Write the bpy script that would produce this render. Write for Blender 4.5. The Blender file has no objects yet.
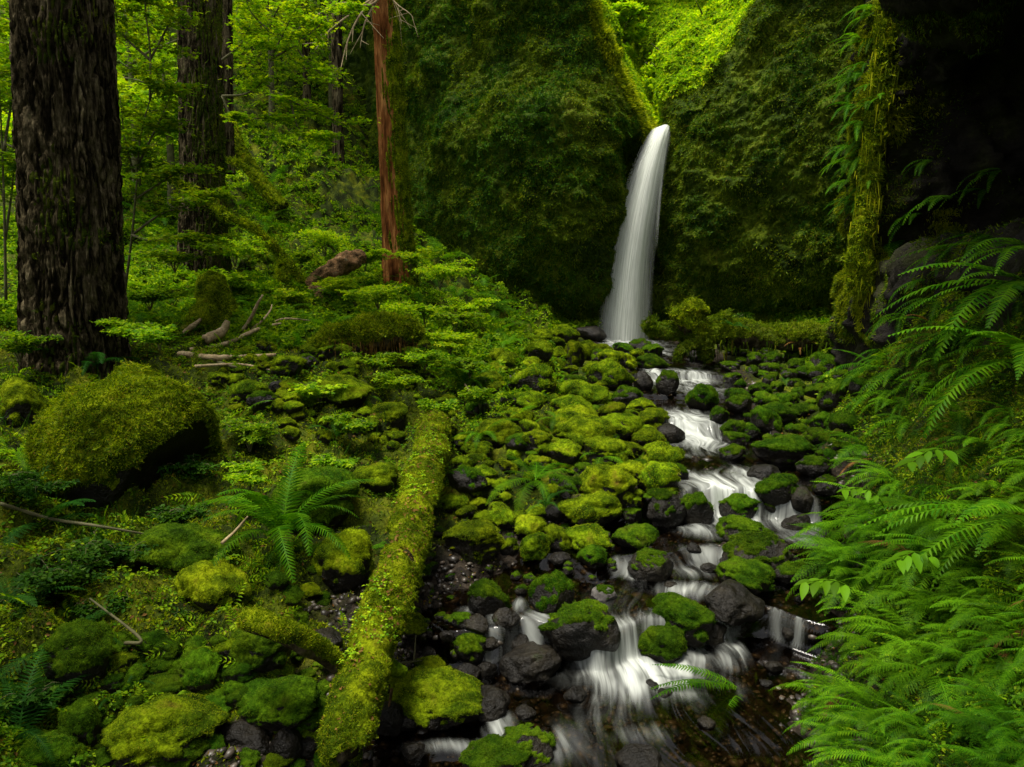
import bpy, bmesh, math
import numpy as np
from math import radians, sin, cos, tan, atan, pi
from mathutils import Vector, Matrix

rng = np.random.RandomState(7)
scene = bpy.context.scene
COL = scene.collection

# ------------------------------------------------------------------ camera
F = 683.0
PITCH = radians(8.0)
CAMZ = 2.5
cd = bpy.data.cameras.new('camera'); cd.sensor_width = 36.0; cd.lens = 36.0 * F / 1024.0
cd.clip_start = 0.05; cd.clip_end = 500
cam = bpy.data.objects.new('camera', cd); COL.objects.link(cam)
cam.location = (0, 0, CAMZ); cam.rotation_euler = (radians(90) - PITCH, 0, 0)
scene.camera = cam

def P(u, v, Y):
    """point seen at pixel (u, v) at distance y = Y"""
    a = (u - 512) / F; b = (383.5 - v) / F
    dy = cos(PITCH) + b * sin(PITCH); dz = -sin(PITCH) + b * cos(PITCH)
    t = Y / dy
    return np.array([a * t, Y, CAMZ + dz * t])

# ------------------------------------------------------------------ noise
_perm = np.random.RandomState(3).permutation(256); _perm = np.concatenate([_perm, _perm])
_g = np.random.RandomState(4).normal(size=(256, 3)); _g /= np.linalg.norm(_g, axis=1)[:, None]
def noise3(p):
    p = np.asarray(p, float); i = np.floor(p).astype(int); f = p - i; i &= 255
    w = f * f * f * (f * (f * 6 - 15) + 10)
    r = 0
    for dx in (0, 1):
        for dy in (0, 1):
            for dz in (0, 1):
                h = _perm[_perm[_perm[(i[:, 0] + dx) & 255] + ((i[:, 1] + dy) & 255)] + ((i[:, 2] + dz) & 255)]
                d = f - np.array([dx, dy, dz])
                n = (_g[h] * d).sum(1)
                ww = (w[:, 0] if dx else 1 - w[:, 0]) * (w[:, 1] if dy else 1 - w[:, 1]) * (w[:, 2] if dz else 1 - w[:, 2])
                r = r + n * ww
    return r * 1.6
def fbm(p, oct=4, gain=.5):
    p = np.asarray(p, float); r = 0; a = 1.0
    for k in range(oct):
        r = r + a * noise3(p + 17.3 * k); p = p * 2.03; a *= gain
    return r
def ss(x, a, b):
    t = np.clip((x - a) / (b - a), 0, 1); return t * t * (3 - 2 * t)

# ------------------------------------------------------------------ mesh helpers
def mesh_of(name, V, F_, attrs=None, smooth=True):
    me = bpy.data.meshes.new(name)
    V = np.asarray(V, np.float32).reshape(-1, 3)
    Fs = F_ if isinstance(F_, list) else [F_]
    Fs = [np.asarray(f, np.int32) for f in Fs if len(f)]
    nl = sum(f.size for f in Fs); nf = sum(len(f) for f in Fs)
    me.vertices.add(len(V)); me.vertices.foreach_set('co', V.ravel())
    me.loops.add(nl); me.loops.foreach_set('vertex_index', np.concatenate([f.ravel() for f in Fs]))
    me.polygons.add(nf)
    tot = np.concatenate([np.full(len(f), f.shape[1], np.int32) for f in Fs])
    st = np.concatenate([[0], np.cumsum(tot)[:-1]]).astype(np.int32)
    me.polygons.foreach_set('loop_start', st)
    me.polygons.foreach_set('loop_total', tot)
    me.update(calc_edges=True)
    me.polygons.foreach_set('use_smooth', np.full(nf, smooth))
    for k, a in (attrs or {}).items():
        a = np.asarray(a, np.float32)
        if a.ndim == 1:
            at = me.attributes.new(k, 'FLOAT', 'POINT'); at.data.foreach_set('value', a)
        else:
            at = me.attributes.new(k, 'FLOAT_VECTOR', 'POINT'); at.data.foreach_set('vector', a.ravel())
    return me
def link(name, me, mat=None, parent=None, label=None, cat=None, group=None, kind=None, loc=None, rot=None, scale=None):
    if me is not None and mat is not None and len(me.materials) == 0: me.materials.append(mat)
    o = bpy.data.objects.new(name, me); COL.objects.link(o)
    if parent: o.parent = parent
    tag(o, label, cat, group, kind)
    if loc is not None: o.location = [float(c) for c in loc]
    if rot is not None: o.rotation_euler = rot
    if scale is not None: o.scale = scale
    return o
def tag(o, label=None, cat=None, group=None, kind=None):
    if label: o['label'] = label
    if cat: o['category'] = cat
    if group: o['group'] = group
    if kind: o['kind'] = kind
def ico(sub):
    bm = bmesh.new(); bmesh.ops.create_icosphere(bm, subdivisions=sub, radius=1.0)
    V = np.array([v.co[:] for v in bm.verts]); Fc = np.array([[v.index for v in f.verts] for f in bm.faces]); bm.free()
    return V, Fc
ICO = {k: ico(k) for k in (1, 2, 3, 4, 5)}
def vnormals(V, Fc):
    n = np.cross(V[Fc[:, 1]] - V[Fc[:, 0]], V[Fc[:, 2]] - V[Fc[:, 0]])
    N = np.zeros_like(V)
    for k in range(Fc.shape[1]): np.add.at(N, Fc[:, k], n)
    return N / (np.linalg.norm(N, axis=1)[:, None] + 1e-12)
def gridfaces(nr, nc, wrap=False):
    r = np.arange(nr - 1)[:, None]; c = np.arange(nc if wrap else nc - 1)[None]
    a = r * nc + c; b = r * nc + (c + 1) % nc
    return np.stack([a, b, b + nc, a + nc], -1).reshape(-1, 4)
def frames(N, up_bias=None, r=None, spin=None):
    """rotation matrices whose z axis is N, with a random or given spin"""
    r = r or rng
    N = N / (np.linalg.norm(N, axis=1)[:, None] + 1e-12)
    t = r.normal(size=N.shape) if spin is None else spin
    X = t - (t * N).sum(1)[:, None] * N; X /= np.linalg.norm(X, axis=1)[:, None] + 1e-12
    Yv = np.cross(N, X)
    return np.stack([X, Yv, N], -1)
def scatter(tv, tf, pos, R, sc):
    """one mesh holding the template tv/tf at every pos"""
    tv = np.asarray(tv, float); n = len(pos); sc = np.asarray(sc, float)
    if sc.ndim == 1: sc = sc[:, None]
    V = np.einsum('nij,nkj->nki', R, tv[None] * sc[:, None, :]) + pos[:, None]
    tfs = tf if isinstance(tf, list) else [tf]
    off = (np.arange(n) * len(tv))[:, None, None]
    return V.reshape(-1, 3), [(np.asarray(f)[None] + off).reshape(-1, np.asarray(f).shape[1]) for f in tfs]
def tri_sample(V, Fc, n, weight=None, r=None):
    r = r or rng
    T = Fc if Fc.shape[1] == 3 else np.concatenate([Fc[:, [0, 1, 2]], Fc[:, [0, 2, 3]]])
    A, B, C = V[T[:, 0]], V[T[:, 1]], V[T[:, 2]]
    c = np.cross(B - A, C - A); ar = np.linalg.norm(c, axis=1) / 2
    if weight is not None: ar = ar * weight[T].mean(1)
    idx = r.choice(len(T), n, p=ar / ar.sum())
    a, b = r.rand(n, 1), r.rand(n, 1); fl = (a + b > 1); a = np.where(fl, 1 - a, a); b = np.where(fl, 1 - b, b)
    pos = A[idx] + a * (B[idx] - A[idx]) + b * (C[idx] - A[idx])
    nn = c[idx] / (np.linalg.norm(c[idx], axis=1)[:, None] + 1e-12)
    return pos, nn
# leaf templates (lying in xy, facing +z)
BLADE = (np.array([[-.5, 0, 0], [.5, 0, 0], [0, .35, 1.0]]), np.array([[0, 1, 2]]))
LEAF = (np.array([[0, 0, 0], [.32, .45, .1], [0, 1, -.06], [-.32, .45, .1]]), np.array([[0, 1, 2], [0, 2, 3]]))
def _clover(n, spread=2 * pi, w=.3):
    V = []; Fc = []
    for k in range(n):
        a = spread * k / n
        for p in ((.06, 0, 0), (.55, w, .1), (1, 0, -.08), (.55, -w, .1)):
            V.append((p[0] * cos(a) - p[1] * sin(a), p[0] * sin(a) + p[1] * cos(a), p[2]))
        b = 4 * k; Fc += [[b, b + 1, b + 2], [b, b + 2, b + 3]]
    return np.array(V), np.array(Fc)
CLOVER3, CLOVER5 = _clover(3), _clover(5, w=.24)
def _maple():
    V = [(0, 0, 0)]; n = 5
    for k in range(n):
        a = radians(-100 + 50 * k); r = (.62, .85, 1, .85, .62)[k]
        if k == 0: V.append((.3 * sin(a - .45), .3 * cos(a - .45), .0))
        V.append((r * sin(a), r * cos(a), -.08)); V.append((.46 * sin(a + .42), .46 * cos(a + .42), .05))
    V = np.array(V); Fc = [[0, i + 1, i] for i in range(1, len(V) - 1)]
    return V, np.array(Fc)
MAPLE = _maple()
def _sprig(n=7, lw=.16, ll=.34):
    """small feather sprig along +y with alternate leaflets"""
    V = []; Fc = []
    for k in range(n):
        t = (k + .5) / n; L = ll * (1 - .65 * t)
        for s in (-1, 1):
            b = len(V); z = -.35 * t * t
            V += [(0, t, z), (s * L * .5, t + lw * .2, z + .03), (s * L, t + lw * .9, z - .06), (s * L * .45, t + lw * .75, z + .02)]
            Fc += [[b, b + 1, b + 2], [b, b + 2, b + 3]]
    return np.array(V), np.array(Fc)
SPRIG = _sprig()
def catmull(pts, n):
    pts = np.asarray(pts, float); m = len(pts)
    ext = np.vstack([2 * pts[0] - pts[1], pts, 2 * pts[-1] - pts[-2]])
    t = np.linspace(0, m - 1 - 1e-9, n); i = t.astype(int); f = (t - i)[:, None]
    p0, p1, p2, p3 = ext[i], ext[i + 1], ext[i + 2], ext[i + 3]
    return .5 * ((2 * p1) + (-p0 + p2) * f + (2 * p0 - 5 * p1 + 4 * p2 - p3) * f ** 2 + (-p0 + 3 * p1 - 3 * p2 + p3) * f ** 3)
def tube(pts, rad, segs=8, rows=None, disp=None, cap=True):
    """tube along pts; disp(theta, s, V) -> radius factor"""
    rows = rows or len(pts)
    C = catmull(pts, rows); R = np.interp(np.linspace(0, 1, rows), np.linspace(0, 1, len(rad)), rad) if np.ndim(rad) else np.full(rows, rad)
    T = np.gradient(C, axis=0); T /= np.linalg.norm(T, axis=1)[:, None]
    ref = np.array([0, 0, 1.0]) if abs(T[:, 2]).mean() < .8 else np.array([0, 1.0, 0])
    X = np.cross(np.broadcast_to(ref, T.shape), T); X /= np.linalg.norm(X, axis=1)[:, None]; Yv = np.cross(T, X)
    th = np.arange(segs) / segs * 2 * pi
    D = X[:, None] * np.cos(th)[None, :, None] + Yv[:, None] * np.sin(th)[None, :, None]
    L = np.concatenate([[0], np.cumsum(np.linalg.norm(np.diff(C, axis=0), axis=1))])
    rr = np.broadcast_to(R[:, None], (rows, segs)).copy()
    if disp is not None: rr = disp(np.broadcast_to(th[None], rr.shape), np.broadcast_to(L[:, None], rr.shape), rr, D)
    V = C[:, None] + D * rr[..., None]
    Vf = V.reshape(-1, 3); Q = gridfaces(rows, segs, True)
    Fs = [Q]
    if cap:
        n = len(Vf); Vf = np.vstack([Vf, C[0], C[-1]]); k = np.arange(segs)
        t1 = np.stack([(k + 1) % segs, k, np.full(segs, n)], 1); b = (rows - 1) * segs
        t2 = np.stack([b + k, b + (k + 1) % segs, np.full(segs, n + 1)], 1)
        Fs.append(np.vstack([t1, t2]))
    return Vf, Fs
def join(parts):
    V = []; Fd = {}; off = 0
    for v, fs in parts:
        for f in (fs if isinstance(fs, list) else [fs]):
            f = np.asarray(f)
            if len(f): Fd.setdefault(f.shape[1], []).append(f + off)
        V.append(np.asarray(v)); off += len(v)
    return np.vstack(V), [np.vstack(x) for x in Fd.values()]

# ------------------------------------------------------------------ materials
def new_mat(name):
    m = bpy.data.materials.new(name); m.use_nodes = True; nt = m.node_tree; nt.nodes.clear()
    return m, nt, nt.nodes.new('ShaderNodeOutputMaterial')
def nd(nt, typ, **kw):
    n = nt.nodes.new('ShaderNode' + typ)
    for k, v in kw.items():
        if k in n.inputs: n.inputs[k].default_value = v
        else: setattr(n, k, v)
    return n
def ramp(nt, fac, stops):
    r = nt.nodes.new('ShaderNodeValToRGB'); e = r.color_ramp.elements
    while len(e) < len(stops): e.new(.5)
    for el, (p, c) in zip(e, stops): el.position = p; el.color = (*c, 1) if len(c) == 3 else c
    nt.links.new(fac, r.inputs[0]); return r.outputs[0]
def noise(nt, vec, scale, detail=4, rough=.55, dist=0):
    n = nd(nt, 'TexNoise'); n.inputs['Scale'].default_value = scale; n.inputs['Detail'].default_value = detail
    n.inputs['Roughness'].default_value = rough; n.inputs['Distortion'].default_value = dist
    if vec is not None: nt.links.new(vec, n.inputs['Vector'])
    return n.outputs['Fac']
def bump(nt, h, strength, dist):
    b = nd(nt, 'Bump'); b.inputs['Strength'].default_value = strength; b.inputs['Distance'].default_value = dist
    nt.links.new(h, b.inputs['Height']); return b.outputs['Normal']
def leaf_mat(name, stops, trans=.4, tcol=(1.1, 1.15, .3), gloss=.004, zone=None, orange=(.75, 1.25)):
    m, nt, out = new_mat(name); L = nt.links
    g = nd(nt, 'NewGeometry'); tc = nd(nt, 'NewGeometry')
    c = ramp(nt, g.outputs['Random Per Island'], stops)
    oi = nd(nt, 'ObjectInfo')
    hs = nd(nt, 'HueSaturation'); L.new(c, hs.inputs['Color'])
    mr = nd(nt, 'MapRange'); L.new(oi.outputs['Random'], mr.inputs[0]); mr.inputs[3].default_value = orange[0]; mr.inputs[4].default_value = orange[1]
    nz = noise(nt, tc.outputs['Position'], zone or .8, 3)
    mr2 = nd(nt, 'MapRange'); L.new(nz, mr2.inputs[0]); mr2.inputs[1].default_value = .3; mr2.inputs[2].default_value = .7; mr2.inputs[3].default_value = .55; mr2.inputs[4].default_value = 1.4
    mu = nd(nt, 'Math', operation='MULTIPLY'); L.new(mr.outputs[0], mu.inputs[0]); L.new(mr2.outputs[0], mu.inputs[1])
    L.new(mu.outputs[0], hs.inputs['Value'])
    mr3 = nd(nt, 'MapRange'); L.new(nz, mr3.inputs[0]); mr3.inputs[1].default_value = .3; mr3.inputs[2].default_value = .7; mr3.inputs[3].default_value = .515; mr3.inputs[4].default_value = .485
    L.new(mr3.outputs[0], hs.inputs['Hue'])
    d = nd(nt, 'BsdfDiffuse'); L.new(hs.outputs[0], d.inputs[0])
    mx = nd(nt, 'Mix', data_type='RGBA', blend_type='MULTIPLY'); mx.inputs[0].default_value = 1
    L.new(hs.outputs[0], mx.inputs[6]); mx.inputs[7].default_value = (*tcol, 1)
    t = nd(nt, 'BsdfTranslucent'); L.new(mx.outputs[2], t.inputs[0])
    ms = nd(nt, 'MixShader'); ms.inputs[0].default_value = trans; L.new(d.outputs[0], ms.inputs[1]); L.new(t.outputs[0], ms.inputs[2])
    gl = nd(nt, 'BsdfGlossy'); gl.inputs['Roughness'].default_value = .5; gl.inputs[0].default_value = (.8, .9, .8, 1)
    m2 = nd(nt, 'MixShader'); m2.inputs[0].default_value = gloss; L.new(ms.outputs[0], m2.inputs[1]); L.new(gl.outputs[0], m2.inputs[2])
    L.new(m2.outputs[0], out.inputs[0]); return m
def surf_mat(name, layers, rough=.9, bumps=(), spec=.2, coord='Position', coat=0, vecscale=None, ovar=0):
    """layers: list of (noise scale, stops) multiplied / first is base colour ramp"""
    m, nt, out = new_mat(name); L = nt.links
    if coord == 'Position': vec = nd(nt, 'NewGeometry').outputs['Position']
    else: vec = nd(nt, 'TexCoord').outputs['Object']
    if vecscale:
        mp = nd(nt, 'Mapping'); mp.inputs['Scale'].default_value = vecscale; L.new(vec, mp.inputs[0]); vec = mp.outputs[0]
    col = None
    for sc, det, stops in layers:
        c = ramp(nt, noise(nt, vec, sc, det, .6), stops)
        if col is None: col = c
        else:
            mx = nd(nt, 'Mix', data_type='RGBA', blend_type='MULTIPLY'); mx.inputs[0].default_value = 1
            L.new(col, mx.inputs[6]); L.new(c, mx.inputs[7]); col = mx.outputs[2]
    if ovar:
        oi = nd(nt, 'ObjectInfo'); hs = nd(nt, 'HueSaturation'); mr = nd(nt, 'MapRange'); L.new(oi.outputs['Random'], mr.inputs[0]); mr.inputs[3].default_value = 1 - ovar; mr.inputs[4].default_value = 1 + ovar * .6
        m7 = nd(nt, 'Math', operation='FRACT'); m8 = nd(nt, 'Math', operation='MULTIPLY'); L.new(oi.outputs['Random'], m8.inputs[0]); m8.inputs[1].default_value = 7.31; L.new(m8.outputs[0], m7.inputs[0])
        mh = nd(nt, 'MapRange'); L.new(m7.outputs[0], mh.inputs[0]); mh.inputs[3].default_value = .49; mh.inputs[4].default_value = .52
        L.new(mr.outputs[0], hs.inputs['Value']); L.new(mh.outputs[0], hs.inputs['Hue']); L.new(col, hs.inputs['Color']); col = hs.outputs[0]
    b = nd(nt, 'BsdfPrincipled'); L.new(col, b.inputs['Base Color']); b.inputs['Roughness'].default_value = rough
    b.inputs['Specular IOR Level'].default_value = spec
    if coat: b.inputs['Coat Weight'].default_value = coat; b.inputs['Coat Roughness'].default_value = .12
    nrm = None
    for sc, det, st, di in bumps:
        bb = nd(nt, 'Bump'); bb.inputs['Strength'].default_value = st; bb.inputs['Distance'].default_value = di
        L.new(noise(nt, vec, sc, det, .65), bb.inputs['Height'])
        if nrm is not None: L.new(nrm, bb.inputs['Normal'])
        nrm = bb.outputs[0]
    if nrm is not None: L.new(nrm, b.inputs['Normal'])
    L.new(b.outputs[0], out.inputs[0]); return m

W1 = [(.3, (.55, .55, .55)), (.7, (1.3, 1.3, 1.3))]
M = {}
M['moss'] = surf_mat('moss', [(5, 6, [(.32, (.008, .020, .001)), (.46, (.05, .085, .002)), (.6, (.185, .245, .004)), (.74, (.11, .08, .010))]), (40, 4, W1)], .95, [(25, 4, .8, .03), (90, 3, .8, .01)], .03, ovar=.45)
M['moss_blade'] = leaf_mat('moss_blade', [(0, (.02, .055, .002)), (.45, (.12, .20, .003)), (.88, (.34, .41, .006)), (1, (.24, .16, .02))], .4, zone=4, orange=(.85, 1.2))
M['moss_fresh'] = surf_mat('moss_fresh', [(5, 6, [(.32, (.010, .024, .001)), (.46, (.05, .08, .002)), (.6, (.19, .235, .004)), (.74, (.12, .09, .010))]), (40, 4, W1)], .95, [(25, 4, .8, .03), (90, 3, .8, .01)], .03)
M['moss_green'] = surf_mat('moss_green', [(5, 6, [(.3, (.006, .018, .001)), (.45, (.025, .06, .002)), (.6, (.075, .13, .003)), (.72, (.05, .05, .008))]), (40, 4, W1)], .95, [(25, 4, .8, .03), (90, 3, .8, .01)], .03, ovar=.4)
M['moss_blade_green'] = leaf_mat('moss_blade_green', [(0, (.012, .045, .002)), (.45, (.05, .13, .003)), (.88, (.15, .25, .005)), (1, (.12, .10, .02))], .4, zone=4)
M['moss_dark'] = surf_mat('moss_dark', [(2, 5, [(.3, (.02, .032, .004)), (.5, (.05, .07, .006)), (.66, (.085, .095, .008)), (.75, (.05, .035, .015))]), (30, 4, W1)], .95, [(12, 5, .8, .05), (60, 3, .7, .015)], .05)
M['moss_blade_dark'] = leaf_mat('moss_blade_dark', [(0, (.026, .075, .003)), (.5, (.09, .155, .004)), (.9, (.19, .245, .006)), (1, (.12, .08, .015))], .3, zone=.7)
M['rock'] = surf_mat('wet_stone', [(4, 6, [(.3, (.003, .0025, .0015)), (.5, (.009, .007, .004)), (.64, (.020, .016, .009)), (.72, (.022, .034, .004))]), (30, 4, W1)], .38, [(9, 6, .9, .06), (45, 5, .8, .014)], .25)
M['grey_rock'] = surf_mat('dry_stone', [(5, 6, [(.3, (.05, .045, .04)), (.55, (.12, .11, .10)), (.72, (.17, .15, .13))]), (40, 4, W1)], .75, [(12, 6, .5, .03), (70, 4, .35, .005)], .3)
M['ground'] = surf_mat('soil', [(2.2, 6, [(.3, (.012, .010, .006)), (.48, (.03, .025, .012)), (.6, (.05, .06, .008)), (.72, (.07, .085, .008))]), (35, 5, W1)], .9, [(14, 6, .8, .05), (60, 4, .6, .012)], .2)
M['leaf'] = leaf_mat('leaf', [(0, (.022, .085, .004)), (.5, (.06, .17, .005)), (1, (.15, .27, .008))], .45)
M['leaf_lit'] = leaf_mat('leaf_lit', [(0, (.11, .25, .005)), (.5, (.24, .40, .007)), (1, (.44, .50, .010))], .55, zone=.5)  # brighter copy of the leaf colour, sunlit look put into it
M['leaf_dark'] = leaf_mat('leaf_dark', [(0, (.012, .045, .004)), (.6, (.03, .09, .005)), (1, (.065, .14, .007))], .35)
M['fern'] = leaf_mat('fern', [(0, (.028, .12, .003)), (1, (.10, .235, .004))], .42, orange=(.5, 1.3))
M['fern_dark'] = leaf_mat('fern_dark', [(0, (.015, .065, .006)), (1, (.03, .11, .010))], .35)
M['fern_dead'] = leaf_mat('fern_dead', [(0, (.12, .06, .015)), (1, (.2, .11, .03))], .3)
M['bark'] = surf_mat('bark', [(6, 6, [(.3, (.008, .006, .003)), (.46, (.04, .032, .016)), (.6, (.13, .105, .06)), (.72, (.08, .09, .012))]), (30, 4, W1)], .95, [(16, 6, 1, .07), (60, 5, .9, .02)], .02, vecscale=(1, 1, .4))
def bark_mat(name, stops, zs=.16, sc=13):
    m, nt, out = new_mat(name); L = nt.links; pos = nd(nt, 'NewGeometry').outputs['Position']
    mp = nd(nt, 'Mapping'); mp.inputs['Scale'].default_value = (1, 1, zs); L.new(pos, mp.inputs[0])
    a = noise(nt, mp.outputs[0], sc, 5, .62, .5); mp2 = nd(nt, 'Mapping'); mp2.inputs['Scale'].default_value = (1, 1, .5); L.new(pos, mp2.inputs[0]); b = noise(nt, mp2.outputs[0], 48, 5, .7)
    h = ramp(nt, a, [(.36, (0, 0, 0)), (.47, (.6, .6, .6)), (.62, (1, 1, 1))]); c = ramp(nt, a, stops); w = ramp(nt, b, [(.3, (.45, .45, .45)), (.7, (1.5, 1.5, 1.5))])
    mx = nd(nt, 'Mix', data_type='RGBA', blend_type='MULTIPLY'); mx.inputs[0].default_value = 1; L.new(c, mx.inputs[6]); L.new(w, mx.inputs[7])
    p = nd(nt, 'BsdfPrincipled'); L.new(mx.outputs[2], p.inputs['Base Color']); p.inputs['Roughness'].default_value = .95; p.inputs['Specular IOR Level'].default_value = .02
    b1 = nd(nt, 'Bump'); b1.inputs['Strength'].default_value = 1; b1.inputs['Distance'].default_value = .05; L.new(h, b1.inputs['Height'])
    b2 = nd(nt, 'Bump'); b2.inputs['Strength'].default_value = 1; b2.inputs['Distance'].default_value = .018; L.new(b, b2.inputs['Height']); L.new(b1.outputs[0], b2.inputs['Normal']); L.new(b2.outputs[0], p.inputs['Normal'])
    L.new(p.outputs[0], out.inputs[0]); return m
M['tree_bark'] = bark_mat('tree_bark', [(.3, (.006, .004, .002)), (.44, (.02, .016, .008)), (.54, (.085, .068, .036)), (.66, (.16, .13, .075)), (.76, (.09, .10, .02))])
M['bark_red'] = surf_mat('bark_red', [(7, 6, [(.3, (.04, .013, .004)), (.5, (.20, .072, .020)), (.7, (.40, .19, .06))]), (25, 4, W1)], .9, [(20, 6, 1, .04)], .02, vecscale=(1, 1, .2))
M['moss_lit'] = leaf_mat('moss_lit', [(0, (.08, .14, .004)), (.5, (.24, .30, .006)), (1, (.45, .46, .01))], .4, zone=2)  # moss colour lightened to carry the light on rim, corner and root
M['leaf_mid'] = leaf_mat('leaf_mid', [(0, (.045, .14, .004)), (.5, (.15, .30, .006)), (1, (.33, .45, .009))], .45)  # leaf copy lightened; light on slope and undergrowth put in the colour
M['deadwood'] = surf_mat('deadwood', [(9, 5, [(.3, (.16, .11, .055)), (.5, (.36, .27, .14)), (.7, (.5, .4, .24))]), (40, 4, W1)], .8, [(40, 5, .5, .01)], .2)
M['twig'] = surf_mat('twig', [(9, 5, [(.3, (.05, .05, .02)), (.7, (.14, .13, .06))])], .85, (), .2)
M['rotwood'] = surf_mat('rotwood', [(8, 6, [(.3, (.02, .012, .006)), (.46, (.12, .075, .035)), (.6, (.24, .13, .06)), (.72, (.34, .26, .15))]), (40, 4, W1)], .95, [(14, 5, 1, .06), (50, 4, .8, .01)], .03)
# ------------------------------------------------------------------ terrain
def PZ(u, v, z):      # pixel to point at height z
    q = P(u, v, 1.0); t = (z - CAMZ) / (q[2] - CAMZ); return np.array([q[0] * t, q[1] * t, z])
_cz = [(0, 767, .3), (200, 767, .22), (100, 650, .5), (300, 600, .42), (200, 590, .62), (130, 520, .72), (0, 550, .8), (420, 540, .36), (420, 480, .6),
       (300, 460, .9), (300, 400, 1.25), (200, 420, 1.15), (80, 375, 1.5), (0, 400, 1.45), (420, 400, 1.05), (520, 440, .82), (600, 480, .56), (560, 400, .92),
       (600, 362, 1.0), (540, 342, 1.15), (480, 333, 1.55), (350, 340, 1.8), (250, 330, 1.85), (340, 540, .5), (500, 540, .3), (470, 560, .2),
       (800, 440, .56), (840, 400, .77), (860, 362, 1.1), (760, 372, .92), (870, 500, .58), (950, 400, 1.35), (850, 650, .22), (950, 600, .6),
       (1020, 500, 1.25), (1020, 640, .75), (1020, 400, 1.7), (790, 745, .03), (900, 740, .35), (1020, 740, .62), (840, 560, .3), (330, 700, .22), (440, 600, .22)]
_cy = [(440, 300, 16.7), (400, 290, 15), (200, 300, 11.1), (100, 300, 11.1), (0, 300, 11), (300, 262, 16), (380, 252, 19), (200, 240, 17), (100, 240, 16),
       (200, 150, 22), (100, 150, 21), (300, 150, 24), (300, 50, 29), (200, 0, 32), (0, 0, 30), (0, 150, 20), (370, 150, 26), (-200, 300, 10), (-200, 0, 28),
       (720, 340, 17), (640, 342, 19.5), (700, 338, 20), (800, 338, 17), (1020, 300, 6.0), (400, 150, 27)]
CP = np.array([PZ(u, v, z) for u, v, z in _cz] + [P(u, v, y) for u, v, y in _cy] +
              [(-30, 30, 18), (-20, 50, 30), (20, 50, 16), (0, 60, 28), (-30, 0, 6), (-10, -10, 2.5), (10, -10, 4), (30, 10, 14), (-15, 5, 3), (0, -20, 3),
               (0, 0, .7), (-2, 0, .7), (2, 0, .8), (-4, 2.5, .9), (4, 4, 2.2), (5, 8, 2.6), (3.2, 2, 1.2), (-3, -3, .9), (4, 0, 2), (0, -5, 1)])
def _rbf_fit(X, z, lam=.03):
    n = len(X); d = np.linalg.norm(X[:, None] - X[None], axis=2)
    A = np.zeros((n + 3, n + 3)); A[:n, :n] = d - lam * np.eye(n); A[:n, n] = 1; A[:n, n + 1:] = X; A[n:, :n] = A[:n, n:].T
    return np.linalg.solve(A, np.concatenate([z, [0, 0, 0]]))
_w = _rbf_fit(CP[:, :2], CP[:, 2])
def rbf(x, y):
    X = np.stack([x, y], -1); r = np.empty(len(X))
    for s in range(0, len(X), 60000):
        q = X[s:s + 60000]; d = np.sqrt(((q[:, None] - CP[None, :, :2]) ** 2).sum(2) + .02)
        r[s:s + 60000] = d @ _w[:-3] + _w[-3] + q @ _w[-2:]
    return r
# stream: y, left x, right x
ST = np.array([(-6, -4.0, -1.0), (0, -2.2, .3), (2.2, -1.5, .95), (3.25, -1.0, 1.35), (4.0, -.75, 1.75), (4.6, -.55, 2.0), (5.3, -.05, 2.55), (5.8, .55, 2.9), (6.2, 1.15, 3.05), (6.7, 1.37, 3.2),
               (7.4, 1.55, 3.2), (8.1, 1.68, 3.15), (9.3, 1.98, 3.25), (11.3, 2.15, 3.7), (13.4, 2.55, 4.1), (16, 2.55, 4.4), (19, 2.5, 4.2), (20.6, 3.0, 4.3), (22, 3.3, 4.2)])
def s_edges(y): return np.interp(y, ST[:, 0], ST[:, 1]), np.interp(y, ST[:, 0], ST[:, 2])
STEPS = [(4.38, .10, .22), (5.35, .25, .09), (6.3, .13, .25), (8.55, .25, .15), (10.4, .2, .08), (12.3, .2, .09), (14.6, .3, .07)]
def step_shift(x, y):
    n = noise3(np.stack([x * 1.3, y * .25, np.zeros_like(x) + 3.3], -1)); m = noise3(np.stack([x * 5, y * .3, np.zeros_like(x) + 9.3], -1))
    return .55 * n + .12 * m
def water_z(x, y):
    ys = y + step_shift(x, y)
    z = -.03 + .008 * np.clip(y - 3, -5, 20)
    for c, w, h in STEPS: z = z + h * ss(ys, c - w / 2, c + w / 2)
    return z
def terrain(x, y, detail=True):
    x = np.atleast_1d(np.asarray(x, float)); y = np.atleast_1d(np.asarray(y, float))
    base = rbf(x, y)
    p = np.stack([x, y, np.zeros_like(x)], -1)
    lft = np.where(x < 1, 1, .5)
    bank = (np.abs(noise3(p * 1.6 + 5)) * .30 + np.abs(noise3(p * 3.7 + 9)) * .17 + np.abs(noise3(p * 8.3 + 2)) * .06) * lft
    far = ss(y, 9, 20)
    base = base + (bank - .12) * (1 + far) + far * .5 * noise3(p * .45)
    l, r = s_edges(y); c = (l + r) / 2; hw = (r - l) / 2
    t = np.abs(x - c) / hw + .25 * noise3(p * 1.9 + 30)
    wz = water_z(x, y)
    bed = wz - .13 + .16 * np.abs(noise3(p * 3.1 + 40)) + .05 * noise3(p * 9)
    k = ss(t, .8, 1.35)
    near = (y > -6) & (y < 21.5)
    k = np.where(near, k, 1)
    z = bed * (1 - k) + np.maximum(base, wz + .02) * k
    if detail: z = z + .02 * fbm(p * 8, 3)
    return z
def tz(x, y): return float(terrain(x, y)[0])
_Ys = np.concatenate([np.arange(2.0, 12, .02), np.arange(12, 45, .08)])
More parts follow.
